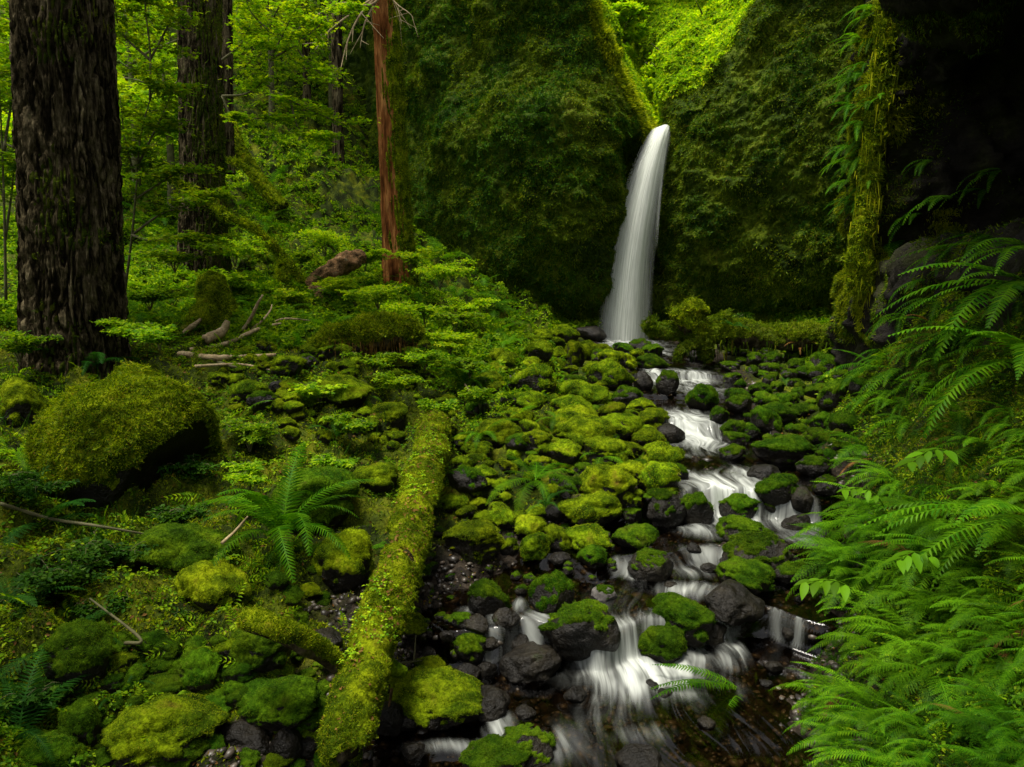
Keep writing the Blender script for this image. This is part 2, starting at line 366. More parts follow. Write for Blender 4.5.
def hit(u, v, lift=0.0):
    """first point of the ground seen at pixel (u, v)"""
    q = P(u, v, 1.0); X = q[0] * _Ys; Z = CAMZ + (q[2] - CAMZ) * _Ys
    g = np.maximum(terrain(X, _Ys), np.where(stream_in(X, _Ys), water_z(X, _Ys), -9)) + lift
    i = np.argmax(g >= Z)
    if g[i] < Z[i]: i = len(_Ys) - 1
    return np.array([X[i], _Ys[i], Z[i]])
def stream_in(x, y):
    l, r = s_edges(y); return (x > l) & (x < r) & (y < 20.5)
def depth_of(p): return p[1] * cos(PITCH) + (CAMZ - p[2]) * sin(PITCH)

# ground sheet: fine near the view, coarse behind
th = np.concatenate([np.linspace(-180, -52, 40)[:-1], np.linspace(-52, 52, 620), np.linspace(52, 180, 40)[1:-1]])
th = np.radians(th); rr = np.concatenate([[0.02, .5, 1.0, 1.6], np.exp(np.linspace(np.log(2.0), np.log(75), 640))])
X = (np.sin(th)[None] * rr[:, None]); Yg = (np.cos(th)[None] * rr[:, None])
Z = terrain(X.ravel(), Yg.ravel())
V = np.stack([X.ravel(), Yg.ravel(), Z], -1)
GF = gridfaces(len(rr), len(th), True)[:, ::-1]
l, r = s_edges(V[:, 1]); tt = np.abs(V[:, 0] - (l + r) / 2) / ((r - l) / 2)
wz = water_z(V[:, 0], V[:, 1])
gravel = np.clip(1 - ss(V[:, 2] - wz, .12, .42), 0, 1) * (V[:, 1] < 20) * (V[:, 1] > -2) * (1 - ss(tt, 1.35, 1.75))
GV, G_gravel = V, gravel
def ground_mat():
    m, nt, out = new_mat('forest_floor'); L = nt.links
    vec = nd(nt, 'NewGeometry').outputs['Position']
    at = nd(nt, 'Attribute', attribute_name='gravel')
    a = ramp(nt, noise(nt, vec, 2.5, 6, .6), [(.3, (.006, .008, .002)), (.46, (.02, .032, .003)), (.56, (.06, .08, .004)), (.66, (.12, .13, .005)), (.76, (.05, .03, .01))])
    v = nd(nt, 'TexVoronoi'); v.inputs['Scale'].default_value = 22; L.new(vec, v.inputs['Vector'])
    b = ramp(nt, v.outputs['Color'], [(.2, (.008, .006, .004)), (.5, (.018, .013, .008)), (.8, (.04, .03, .02))])
    mx = nd(nt, 'Mix', data_type='RGBA'); L.new(at.outputs['Fac'], mx.inputs[0]); L.new(a, mx.inputs[6]); L.new(b, mx.inputs[7])
    w = ramp(nt, noise(nt, vec, 40, 4, .6), W1)
    m2 = nd(nt, 'Mix', data_type='RGBA', blend_type='MULTIPLY'); m2.inputs[0].default_value = 1; L.new(mx.outputs[2], m2.inputs[6]); L.new(w, m2.inputs[7])
    p = nd(nt, 'BsdfPrincipled'); L.new(m2.outputs[2], p.inputs['Base Color'])
    mr = nd(nt, 'MapRange'); L.new(at.outputs['Fac'], mr.inputs[0]); mr.inputs[3].default_value = .95; mr.inputs[4].default_value = .5; L.new(mr.outputs[0], p.inputs['Roughness'])
    p.inputs['Specular IOR Level'].default_value = .1
    b1 = nd(nt, 'Bump'); b1.inputs['Strength'].default_value = .7; b1.inputs['Distance'].default_value = .05; L.new(noise(nt, vec, 12, 6, .65), b1.inputs['Height'])
    b2 = nd(nt, 'Bump'); b2.inputs['Strength'].default_value = .7; b2.inputs['Distance'].default_value = .012; L.new(noise(nt, vec, 60, 4, .65), b2.inputs['Height']); L.new(b1.outputs[0], b2.inputs['Normal'])
    L.new(b2.outputs[0], p.inputs['Normal']); L.new(p.outputs[0], out.inputs[0]); return m
link('ground', mesh_of('ground', V, GF, {'gravel': gravel}), ground_mat(), kind='structure')

# ------------------------------------------------------------------ stream water
FOAM = [(625, 342, 34, 12, 1), (660, 378, 12, 9, 1), (690, 377, 28, 6, .9), (700, 390, 30, 5, .6), (693, 408, 10, 5, .4), (692, 425, 32, 14, 1.1), (712, 440, 16, 5, .6), (700, 455, 30, 5, .4),
        (722, 490, 40, 16, 1.2), (690, 487, 14, 12, .9), (750, 480, 24, 12, 1), (700, 532, 24, 8, .7), (797, 495, 14, 16, .9), (775, 520, 18, 14, .8), (800, 538, 24, 10, .6), (780, 560, 22, 8, .3),
        (712, 558, 34, 7, .7), (690, 572, 22, 10, .6), (692, 592, 34, 9, .8), (625, 574, 18, 7, .8), (535, 632, 20, 14, 1), (520, 608, 8, 8, .8), (494, 618, 8, 10, .5), (472, 611, 16, 5, .5), (640, 672, 64, 26, 1.2), (690, 660, 30, 18, .9),
        (612, 645, 20, 16, 1.1), (632, 636, 26, 12, .9), (728, 634, 14, 22, .7), (722, 662, 18, 14, .6), (785, 606, 12, 4, .3), (600, 700, 36, 14, .4), (680, 692, 44, 13, .4), (500, 728, 16, 20, .7), (455, 748, 50, 8, .6), (560, 748, 12, 22, .6), (640, 735, 60, 14, .35),
        (735, 690, 16, 20, .3), (660, 352, 10, 5, .6), (720, 500, 50, 8, .6), (330, 752, 40, 6, .3)]
def proj(Q):
    d = Q - np.array([0, 0, CAMZ]); fz = d[:, 1] * cos(PITCH) - d[:, 2] * sin(PITCH); uz = d[:, 1] * sin(PITCH) + d[:, 2] * cos(PITCH)
    fz = np.maximum(fz, .1); return 512 + F * d[:, 0] / fz, 383.5 - F * uz / fz
FW = []
for (u, v, a, b, s) in FOAM:      # each patch becomes an ellipse on the water in metres
    q = P(u, v, 1.0); yy = _Ys; Zr = CAMZ + (q[2] - CAMZ) * yy; wzr = water_z(q[0] * yy, yy); i = np.argmax(wzr >= Zr)
    c = np.array([q[0] * yy[i], yy[i], Zr[i]]); d = depth_of(c)
    FW.append((c[0], c[1], a * d / F, max(b * d / F / max(.12, (CAMZ - c[2]) / d), .05), s))
ny, nx = 900, 200
yy = np.exp(np.linspace(np.log(1.6), np.log(21.2), ny)); sx = np.linspace(-1, 1, nx)
l, r = s_edges(yy); c = (l + r) / 2; hw = (r - l) / 2 * 1.3
X = c[:, None] + hw[:, None] * sx[None]; Yw = np.broadcast_to(yy[:, None], X.shape)
x, y = X.ravel(), Yw.ravel(); z = water_z(x, y)
g = np.gradient(z.reshape(ny, nx), axis=0) / np.gradient(yy)[:, None]
slope = g.ravel()
foam = np.zeros(len(x))
for (cx, cy, ax, ay, s) in FW: foam = np.maximum(foam, s * np.exp(-(((x - cx) / ax) ** 2 + ((y - cy) / ay) ** 2) * .9))
near = np.zeros(len(x))
for (cx, cy, ax, ay, s) in FW: near = np.maximum(near, np.exp(-(((x - cx) / (ax * 1.8)) ** 2 + ((y - cy) / (ay * 2.2 + .15)) ** 2)))
foam = np.maximum(foam, .30 * np.exp(-(((x - (np.repeat(c, nx) + .45 * np.repeat(hw, nx) * noise3(np.stack([y * .55, 0 * y, 0 * y + 3], -1)))) / (.28 * np.repeat(hw, nx))) ** 2)) * (.55 + noise3(np.stack([x * .9, y * .6, 0 * x + 8], -1))))
foam = np.maximum(foam, ss(slope, .3, 1.4) * (.02 + .62 * ss(near, .25, .8)))
along = np.cumsum(np.sqrt(1 + g ** 2) * np.gradient(yy)[:, None], axis=0)
p2 = np.stack([x, y, 0 * x], -1)
warp = .25 * noise3(p2 * 1.4)
flow = np.stack([x + warp + .25 * (y - 5) * 0, along.ravel(), 0 * x], -1)
z = z + .012 * noise3(np.stack([x * 4, y * 2.2, 0 * x], -1)) + .035 * foam * (.6 + noise3(np.stack([x * 9, y * 2.5, 0 * x + 2], -1)))
def water_mat():
    m, nt, out = new_mat('stream_water'); L = nt.links
    fl = nd(nt, 'Attribute', attribute_name='flow'); fo = nd(nt, 'Attribute', attribute_name='foam')
    def stretched(sx_, sy_, det):
        mp = nd(nt, 'Mapping'); mp.inputs['Scale'].default_value = (sx_, sy_, 1); L.new(fl.outputs['Vector'], mp.inputs[0]); return noise(nt, mp.outputs[0], 1, det, .6, 1.3)
    s1 = stretched(11, 1.3, 2); s2 = stretched(4, 1.1, 2)
    m1 = nd(nt, 'Math', operation='MULTIPLY'); L.new(s1, m1.inputs[0]); L.new(s2, m1.inputs[1])
    r1 = nd(nt, 'MapRange'); L.new(m1.outputs[0], r1.inputs[0]); r1.inputs[1].default_value = .10; r1.inputs[2].default_value = .42; r1.inputs[3].default_value = .3; r1.inputs[4].default_value = 1.1
    m2 = nd(nt, 'Math', operation='MULTIPLY'); L.new(r1.outputs[0], m2.inputs[0]); L.new(fo.outputs['Fac'], m2.inputs[1])
    fac = nd(nt, 'MapRange', interpolation_type='SMOOTHSTEP'); L.new(m2.outputs[0], fac.inputs[0]); fac.inputs[1].default_value = .10; fac.inputs[2].default_value = 1.15; fac.inputs[4].default_value = .92
    tr = nd(nt, 'BsdfTransparent'); tr.inputs[0].default_value = (.36, .29, .19, 1)
    gl = nd(nt, 'BsdfGlossy'); gl.inputs['Roughness'].default_value = .09; gl.inputs[0].default_value = (1, 1, 1, 1)
    bp = bump(nt, s2, .35, .03); L.new(bp, gl.inputs['Normal'])
    fr = nd(nt, 'Fresnel'); fr.inputs[0].default_value = 1.33; L.new(bp, fr.inputs['Normal'])
    w = nd(nt, 'MixShader'); L.new(fr.outputs[0], w.inputs[0]); L.new(tr.outputs[0], w.inputs[1]); L.new(gl.outputs[0], w.inputs[2])
    df = nd(nt, 'BsdfDiffuse'); df.inputs[0].default_value = (.80, .84, .78, 1)
    tl = nd(nt, 'BsdfTranslucent'); tl.inputs[0].default_value = (.5, .54, .5, 1)
    dw = nd(nt, 'MixShader'); dw.inputs[0].default_value = .3; L.new(df.outputs[0], dw.inputs[1]); L.new(tl.outputs[0], dw.inputs[2])
    o = nd(nt, 'MixShader'); L.new(fac.outputs[0], o.inputs[0]); L.new(w.outputs[0], o.inputs[1]); L.new(dw.outputs[0], o.inputs[2])
    L.new(o.outputs[0], out.inputs[0]); return m
Vw = np.stack([x, y, z], -1)
link('stream_water', mesh_of('stream_water', Vw, gridfaces(ny, nx), {'foam': foam, 'flow': flow}), water_mat(), kind='structure')

# ------------------------------------------------------------------ waterfall
def fall_mat():
    m, nt, out = new_mat('falling_water'); L = nt.links
    fl = nd(nt, 'Attribute', attribute_name='flow'); al = nd(nt, 'Attribute', attribute_name='alpha')
    mp = nd(nt, 'Mapping'); mp.inputs['Scale'].default_value = (7, .35, 1); L.new(fl.outputs['Vector'], mp.inputs[0])
    n1 = noise(nt, mp.outputs[0], 1, 4, .6, .2)
    mp2 = nd(nt, 'Mapping'); mp2.inputs['Scale'].default_value = (26, 1.3, 1); L.new(fl.outputs['Vector'], mp2.inputs[0])
    n2 = noise(nt, mp2.outputs[0], 1, 3, .6, .3)
    ad = nd(nt, 'Math', operation='ADD'); L.new(n1, ad.inputs[0]); L.new(n2, ad.inputs[1])
    mr = nd(nt, 'MapRange'); L.new(ad.outputs[0], mr.inputs[0]); mr.inputs[1].default_value = .65; mr.inputs[2].default_value = 1.3; mr.inputs[3].default_value = .3; mr.inputs[4].default_value = 1.3
    mu = nd(nt, 'Math', operation='MULTIPLY', use_clamp=True); L.new(mr.outputs[0], mu.inputs[0]); L.new(al.outputs['Fac'], mu.inputs[1])
    tr = nd(nt, 'BsdfTransparent')
    df = nd(nt, 'BsdfDiffuse'); df.inputs[0].default_value = (.88, .91, .84, 1); tl = nd(nt, 'BsdfTranslucent'); tl.inputs[0].default_value = (.88, .91, .84, 1)
    dw = nd(nt, 'MixShader'); dw.inputs[0].default_value = .4; L.new(df.outputs[0], dw.inputs[1]); L.new(tl.outputs[0], dw.inputs[2])
    o = nd(nt, 'MixShader'); L.new(mu.outputs[0], o.inputs[0]); L.new(tr.outputs[0], o.inputs[1]); L.new(dw.outputs[0], o.inputs[2])
    L.new(o.outputs[0], out.inputs[0]); return m
ctr = [P(666, 127, 21.4), P(661, 131, 20.4), P(651, 160, 19.95), P(640, 205, 19.65), P(632, 250, 19.5), P(627, 300, 19.4), P(624, 346, 19.35)]
wid = [.12, .28, .42, .54, .60, .66, .74]
parts = []; A = []; FLW = []
for layer in range(3):
    n1, n2 = 90, 40
    C = catmull(ctr, n1); Wd = np.interp(np.linspace(0, 1, n1), np.linspace(0, 1, len(wid)), wid) * (1.12, .95, .7)[layer]
    s = np.linspace(-1, 1, n2)[None]; t = np.linspace(0, 1, n1)[:, None]
    Xf = C[:, :1] + s * Wd[:, None] + .03 * noise3(np.stack([np.repeat(s, n1, 0).ravel() * 3, np.repeat(t, n2, 1).ravel() * 4, np.full(n1 * n2, layer * 7.)], -1)).reshape(n1, n2)
    Yf = C[:, 1:2] - .3 * np.cos(s * pi / 2) * (.3 + t) * (1, .9, 1.2)[layer] - .12 * layer + 0 * Xf
    Zf = C[:, 2:3] + 0 * Xf
    al = np.clip((1 - np.abs(s) ** 1.6) * 1.25, 0, 1) * (1, .9, .9)[layer] * ss(t, -.02, .02) * (1.05 - .25 * t) + 0 * Xf
    parts.append((np.stack([Xf, Yf, Zf], -1).reshape(-1, 3), gridfaces(n1, n2)))
    A.append(al.ravel()); FLW.append(np.stack([np.broadcast_to(s * .9 + layer * 3.1, Xf.shape), np.broadcast_to(t * 6, Xf.shape), 0 * Xf], -1).reshape(-1, 3))
for (a_, b_, w_) in (((656, 136), (642, 185), .05), ((652, 142), (638, 200), .035), ((648, 150), (636, 178), .03), ((665, 150), (656, 250), .05), ((612, 260), (606, 338), .06), ((650, 290), (645, 338), .05)):
    p0, p1_ = P(*a_, 19.8), P(*b_, 19.3); tt_ = np.linspace(0, 1, 30)[:, None]; s = np.linspace(-1, 1, 5)[None]
    Xs = p0[0] + (p1_[0] - p0[0]) * tt_ ** .7 + s * w_; Ys_ = p0[1] + (p1_[1] - p0[1]) * tt_ + 0 * s; Zs = p0[2] + (p1_[2] - p0[2]) * tt_ + 0 * s
    parts.append((np.stack([Xs, Ys_, Zs], -1).reshape(-1, 3), gridfaces(30, 5))); A.append(((1 - np.abs(s) ** 2) * .55 * np.sin(pi * np.clip(tt_ * .9 + .1, 0, 1)) + 0 * Xs).ravel()); FLW.append(np.stack([s * .1 + w_ * 99 + 0 * Xs, tt_ * 4 + 0 * Xs, 0 * Xs], -1).reshape(-1, 3))
Vf, Ff = join(parts)
link('waterfall', mesh_of('waterfall', Vf, Ff, {'alpha': np.concatenate(A), 'flow': np.vstack(FLW)}), fall_mat(), kind='structure', label='tall narrow white waterfall dropping through the notch between two mossy cliffs', cat='waterfall')

# ------------------------------------------------------------------ cliffs
def cliff_grid(cols, nrow_face, nrow_top, dispf, back, name):
    pass
CL = [(330, 34, 18), (372, 28, 17), (398, 24.5, 16), (440, 21.8, 15), (500, 20.0, 14), (550, 19.4, 13.2), (580, 19.3, 10.8), (592, 19.35, 9.6), (620, 19.7, 8.2), (640, 20.3, 7.2),
      (651, 20.9, 6.9), (662, 20.9, 6.8), (669, 20.2, 7.1), (676, 19.7, 7.25), (690, 19.2, 7.4), (720, 18.8, 8.1), (748, 18.4, 9.0), (770, 18.1, 10), (800, 17.6, 12), (860, 16.9, 13), (920, 15.6, 13.5), (1000, 14.2, 13.5), (1100, 13, 13)]
cp = np.array([[(u - 512) / F * (Y_ * .992), Y_, tzp] for u, Y_, tzp in CL])
nc = 640
seg = np.concatenate([[0], np.cumsum(np.linalg.norm(np.diff(cp[:, :2], axis=0), axis=1))])
# spend the columns evenly over picture width
uu = np.array([c[0] for c in CL], float); us = np.linspace(uu[0], uu[-1], nc)
cx = np.interp(us, uu, cp[:, 0]); cy = np.interp(us, uu, cp[:, 1]); ct = np.interp(us, uu, cp[:, 2])
k = np.ones(9) / 9; sm = lambda a: np.convolve(np.pad(a, 4, mode='edge'), k, 'valid')
cx, cy = sm(cx), sm(cy)
nf, ntp = 330, 120
rowz = np.linspace(0, 1, nf)[:, None] * (ct[None] - .3) + .3
NFACE = nf; USC = us; NCC = nc
FX = np.broadcast_to(cx[None], rowz.shape).copy(); FY = np.broadcast_to(cy[None], rowz.shape).copy()
right = ss(us, 655, 675)[None]; leftm = 1 - right
under = (1 - ss(rowz, 1.2, 3.2))
FY += under * (1.3 * right + .7 * leftm)
FY -= .9 * np.sin(np.clip((rowz - 1.5) / 7, 0, 1) * pi) * (.6 * right + .9 * leftm) * (1 - .85 * np.exp(-((us[None] - 655) / 22) ** 2))
FY += 1.9 * np.exp(-((us[None] - 636) / 24) ** 2) * (1 - ss(rowz, 6.2, 7.0)) + .3 * np.exp(-((us[None] - 645) / 16) ** 2)
tz_ = np.linspace(0, 1, ntp)[:, None]
TX = cx[None] + tz_ * (cx[None] - 3.9) * .25; TY = cy[None] + .15 + tz_ * 16; TZt = ct[None] + tz_ * 16 * (.35 + .55 * np.exp(-((us[None] - 655) / 70) ** 2)) - .0
GX = np.vstack([FX, TX[1:]]); GY = np.vstack([FY, TY[1:]]); GZ = np.vstack([rowz, TZt[1:]])
Vc = np.stack([GX, GY, GZ], -1).reshape(-1, 3); CFc = gridfaces(nf + ntp - 1, nc)
Nc = -vnormals(Vc, CFc) ; Nc *= -1
if Nc[(nf // 2) * nc + nc // 2][1] > 0: Nc = -Nc; CFc = CFc[:, ::-1]
d = .42 * fbm(Vc * np.array([.45, .45, .38]), 4, .5) + .20 * np.abs(fbm(Vc * np.array([1.3, 1.3, 1.8]) + 7, 3)) + .10 * np.abs(noise3(Vc * 3.8)) + .05 * fbm(Vc * 8, 2)
nfall = np.exp(-((us - 642) / 24) ** 4); d = d * (1 - .85 * np.tile(nfall, nf + ntp - 1))
Vc = Vc + Nc * d[:, None]
isface = (np.arange(len(Vc)) // nc) < nf
split = int(np.argmin(abs(us - 657)))
def sub_cols(c0, c1):
    nr = nf + ntp - 1; idx = np.arange(nr * nc).reshape(nr, nc)[:, c0:c1]
    return Vc[idx.ravel()], (gridfaces(nr, c1 - c0)[:, ::-1])
def cliff_mat():
    return surf_mat('mossy_rock', [(1.1, 6, [(.3, (.008, .016, .002)), (.44, (.028, .052, .003)), (.55, (.065, .10, .004)), (.64, (.10, .135, .005)), (.76, (.05, .035, .01))]), (14, 5, W1)], .9, [(5, 6, .9, .12), (30, 4, .8, .03)], .1)
M['cliff'] = cliff_mat()
cl_parts = {}
for nm, a, b, lab in (('cliff', 0, split + 1, 'tall left cliff covered in hanging moss beside the waterfall'), ('cliff', split, nc, 'dark right cliff with brown and green moss behind the fallen log')):
    v_, f_ = sub_cols(a, b)
    N_ = vnormals(v_, f_)
    if N_[(nf // 2) * (b - a) + (b - a) // 2][1] > 0: f_ = f_[:, ::-1]
    link(nm, mesh_of(nm, v_, f_), M['cliff'], kind='structure', label=lab, cat='cliff')
    cl_parts[a] = (v_, f_)

# near right rock wall with the dark overhang
wy = np.array([17, 15, 13.6, 12.6, 12, 11.3, 10.5, 9.5, 8.5, 7.5, 6.5, 5.5, 4.5, 3, 1, -3, -8]); wx = np.array([10.5, 8.8, 7.2, 6.2, 5.85, 5.75, 5.75, 5.6, 5.35, 5.1, 4.8, 4.4, 4.1, 3.7, 3.5, 3.6, 4])
nc2, nr2 = 420, 300
sy = np.interp(np.linspace(0, 1, nc2), np.linspace(0, 1, len(wy)), wy)[None]; sxw = np.interp(np.linspace(0, 1, nc2), np.linspace(0, 1, len(wy)), wx)[None]
zr = np.linspace(0, 9.5, nr2)[:, None]
rec = ss(sy, 5, 7) * (1 - ss(sy, 10.1, 11.1))
cave = rec * ss(zr, 2.7, 3.4) * (1 - ss(zr, 5.0, 6.2))
over = ss(zr, 4.6, 6.6) * (1 - ss(sy, 8.6, 10.2)) * ss(sy, 0, 4)
WX = sxw + 2.6 * cave - 1.5 * over + .5 * ss(zr, 2, 3) * (1 - rec) * 0
WX = WX + .35 * (zr < 2) * 0
WY = np.broadcast_to(sy, WX.shape); WZ = np.broadcast_to(zr, WX.shape)
Vr = np.stack([WX, WY, WZ], -1)
tx = np.linspace(0, 1, 20)[1:, None, None]
top = Vr[-1:] + tx * np.array([14, 0, 3.0])
Vr = np.concatenate([Vr, top]).reshape(-1, 3); Fr = gridfaces(nr2 + 19, nc2)
Nr = vnormals(Vr, Fr)
if Nr[100 * nc2 + 200][0] > 0: Nr = -Nr; Fr = Fr[:, ::-1]
d = .34 * fbm(Vr * .8 + 3, 4) + .18 * np.abs(fbm(Vr * 2.2 + 11, 3)) + .04 * fbm(Vr * 8, 2)
Vr = Vr + Nr * d[:, None]
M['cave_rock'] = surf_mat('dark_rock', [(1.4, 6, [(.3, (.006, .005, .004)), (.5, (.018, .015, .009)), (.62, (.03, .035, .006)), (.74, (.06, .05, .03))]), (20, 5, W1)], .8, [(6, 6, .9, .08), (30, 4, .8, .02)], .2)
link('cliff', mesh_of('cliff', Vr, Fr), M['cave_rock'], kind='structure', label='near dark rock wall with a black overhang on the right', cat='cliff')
# ------------------------------------------------------------------ boulders
RV = {}
def rock_variant(seed, sub, cover, nblade, bl):
    r = np.random.RandomState(seed); V, Fc = ICO[sub]; V = V.copy(); o = r.rand(3) * 50
    V = V * (1 + .26 * noise3(V * .9 + o) + .13 * noise3(V * 2.1 + o))[:, None]
    for _ in range(5):
        n = r.normal(size=3); n /= np.linalg.norm(n); c = r.uniform(.66, .9); dd = V @ n
        V = V - n * (np.maximum(dd - c, 0) * .8)[:, None]
    V = V * (1 + .03 * fbm(V * 5 + o, 3))[:, None]
    N = vnormals(V, Fc)
    stone = mesh_of('boulder', V, Fc)
    moss = None
    if cover > 0:
        lim = {1: -.25, .7: .1, .4: .42, .2: .7}[cover]
        edge = .45 * noise3(V * 2.1 + o + 9) + .2 * noise3(V * 6 + o)
        c = ss(N[:, 2] + edge, lim - .12, lim + .12)
        th = -.05 + c * (.13 + .11 * noise3(V * 2.6 + o + 4) + .06 * np.abs(noise3(V * 7 + o)) + .02 * noise3(V * 22 + o))
        MV = V + N * th[:, None]; keep = c > .02; fk = keep[Fc].any(1)
        Fm = Fc[fk]
        pos, nn = tri_sample(MV, Fm, nblade, weight=c ** 2 + 1e-6, r=r)
        dirn = nn + .7 * r.normal(size=nn.shape) + np.array([0, 0, .15])
        # blade template grows along +z
        R = frames(dirn, r=r); Bl = BLADE[0].copy()
        sc = np.stack([np.full(nblade, bl * .42), np.full(nblade, bl * .5), bl * r.uniform(.6, 1.5, nblade)], 1)
        bv, bf = scatter(Bl, BLADE[1], pos - nn * bl * .15, R, sc)
        ns = nblade // 9; ps, n2 = tri_sample(MV, Fm, ns, weight=c ** 2 * ss(noise3(V * 3 + o), -.3, .2) + 1e-6, r=r)
        sv, sf = scatter(SPRIG[0], SPRIG[1], ps, frames(n2 + .5 * r.normal(size=n2.shape), r=r), bl * 2.6 * r.uniform(.6, 1.4, ns))
        v, f = join([(MV, Fm), (bv, bf), (sv, sf)])
        moss = mesh_of('moss', v, f)
        moss.materials.append(M['moss']); moss.materials.append(M['moss_blade'])
        mi = np.zeros(len(moss.polygons), np.int32); mi[len(Fm):] = 1; moss.polygons.foreach_set('material_index', mi)
    return stone, moss
def rocks_of(cover, size):
    key = (cover, size)
    if key not in RV:
        n = {2: 5, 1: 6, 0: 5}[size]
        sub, nb, bl = {2: (5, 12000, .034), 1: (4, 4200, .055), 0: (3, 900, .10)}[size]
        RV[key] = [rock_variant(100 + 37 * i + int(cover * 10) + 1000 * size, sub, cover, nb, bl) for i in range(n)]
    return RV[key]
_rc = {}
def place_rock(u, v, w, h, cover, label, group=None, name=None, mat='rock', d_fix=None, spin=None, cat=None):
    g = hit(u, min(v + h * .3, 766 + h * .3)) if d_fix is None else P(u, v, d_fix)
    d = depth_of(g); Yc = g[1] + .12 * w * d / F
    c = P(u, v, Yc); d = depth_of(c)
    rx = w / 2 * d / F / .93 / math.sqrt(1 + ((u - 512) / F) ** 2); thd = math.asin(min(.9, max(0, (CAMZ - c[2]) / max(d, .1))))
    hv = h / 2 * d / F; ry = rx * .85
    rz = max(math.sqrt(max(hv ** 2 - (ry * sin(thd) * .9) ** 2, 0)) / cos(thd), .55 * rx) * 1.15
    size = 2 if w > 42 else (1 if w > 15 else 0)
    k = _rc.get((cover, size), 0); _rc[(cover, size)] = k + 1
    st, ms = rocks_of(cover, size)[k % len(rocks_of(cover, size))]
    name = name or ('mossy_boulder' if cover >= .4 else 'wet_rock')
    o = link(name, st, M[mat], label=label, cat=cat or ('boulder' if w > 18 else 'rock'), group=group, loc=c,
             rot=(rng.uniform(-.12, .12), rng.uniform(-.12, .12), spin if spin is not None else rng.uniform(-.7, .7) + (pi if rng.rand() < .5 else 0)), scale=(rx, ry, rz))
    if ms:
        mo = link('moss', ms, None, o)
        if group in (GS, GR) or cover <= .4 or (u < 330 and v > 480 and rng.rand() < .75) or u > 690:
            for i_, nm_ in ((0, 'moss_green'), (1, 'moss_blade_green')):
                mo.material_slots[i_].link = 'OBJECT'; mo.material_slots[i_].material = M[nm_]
    return o
GP = 'mossy boulders of the pile left of the stream'; GS = 'rocks standing in the stream'; GR = 'mossy boulders on the right bank under the fallen log'
GL = 'mossy boulders on the left bank'
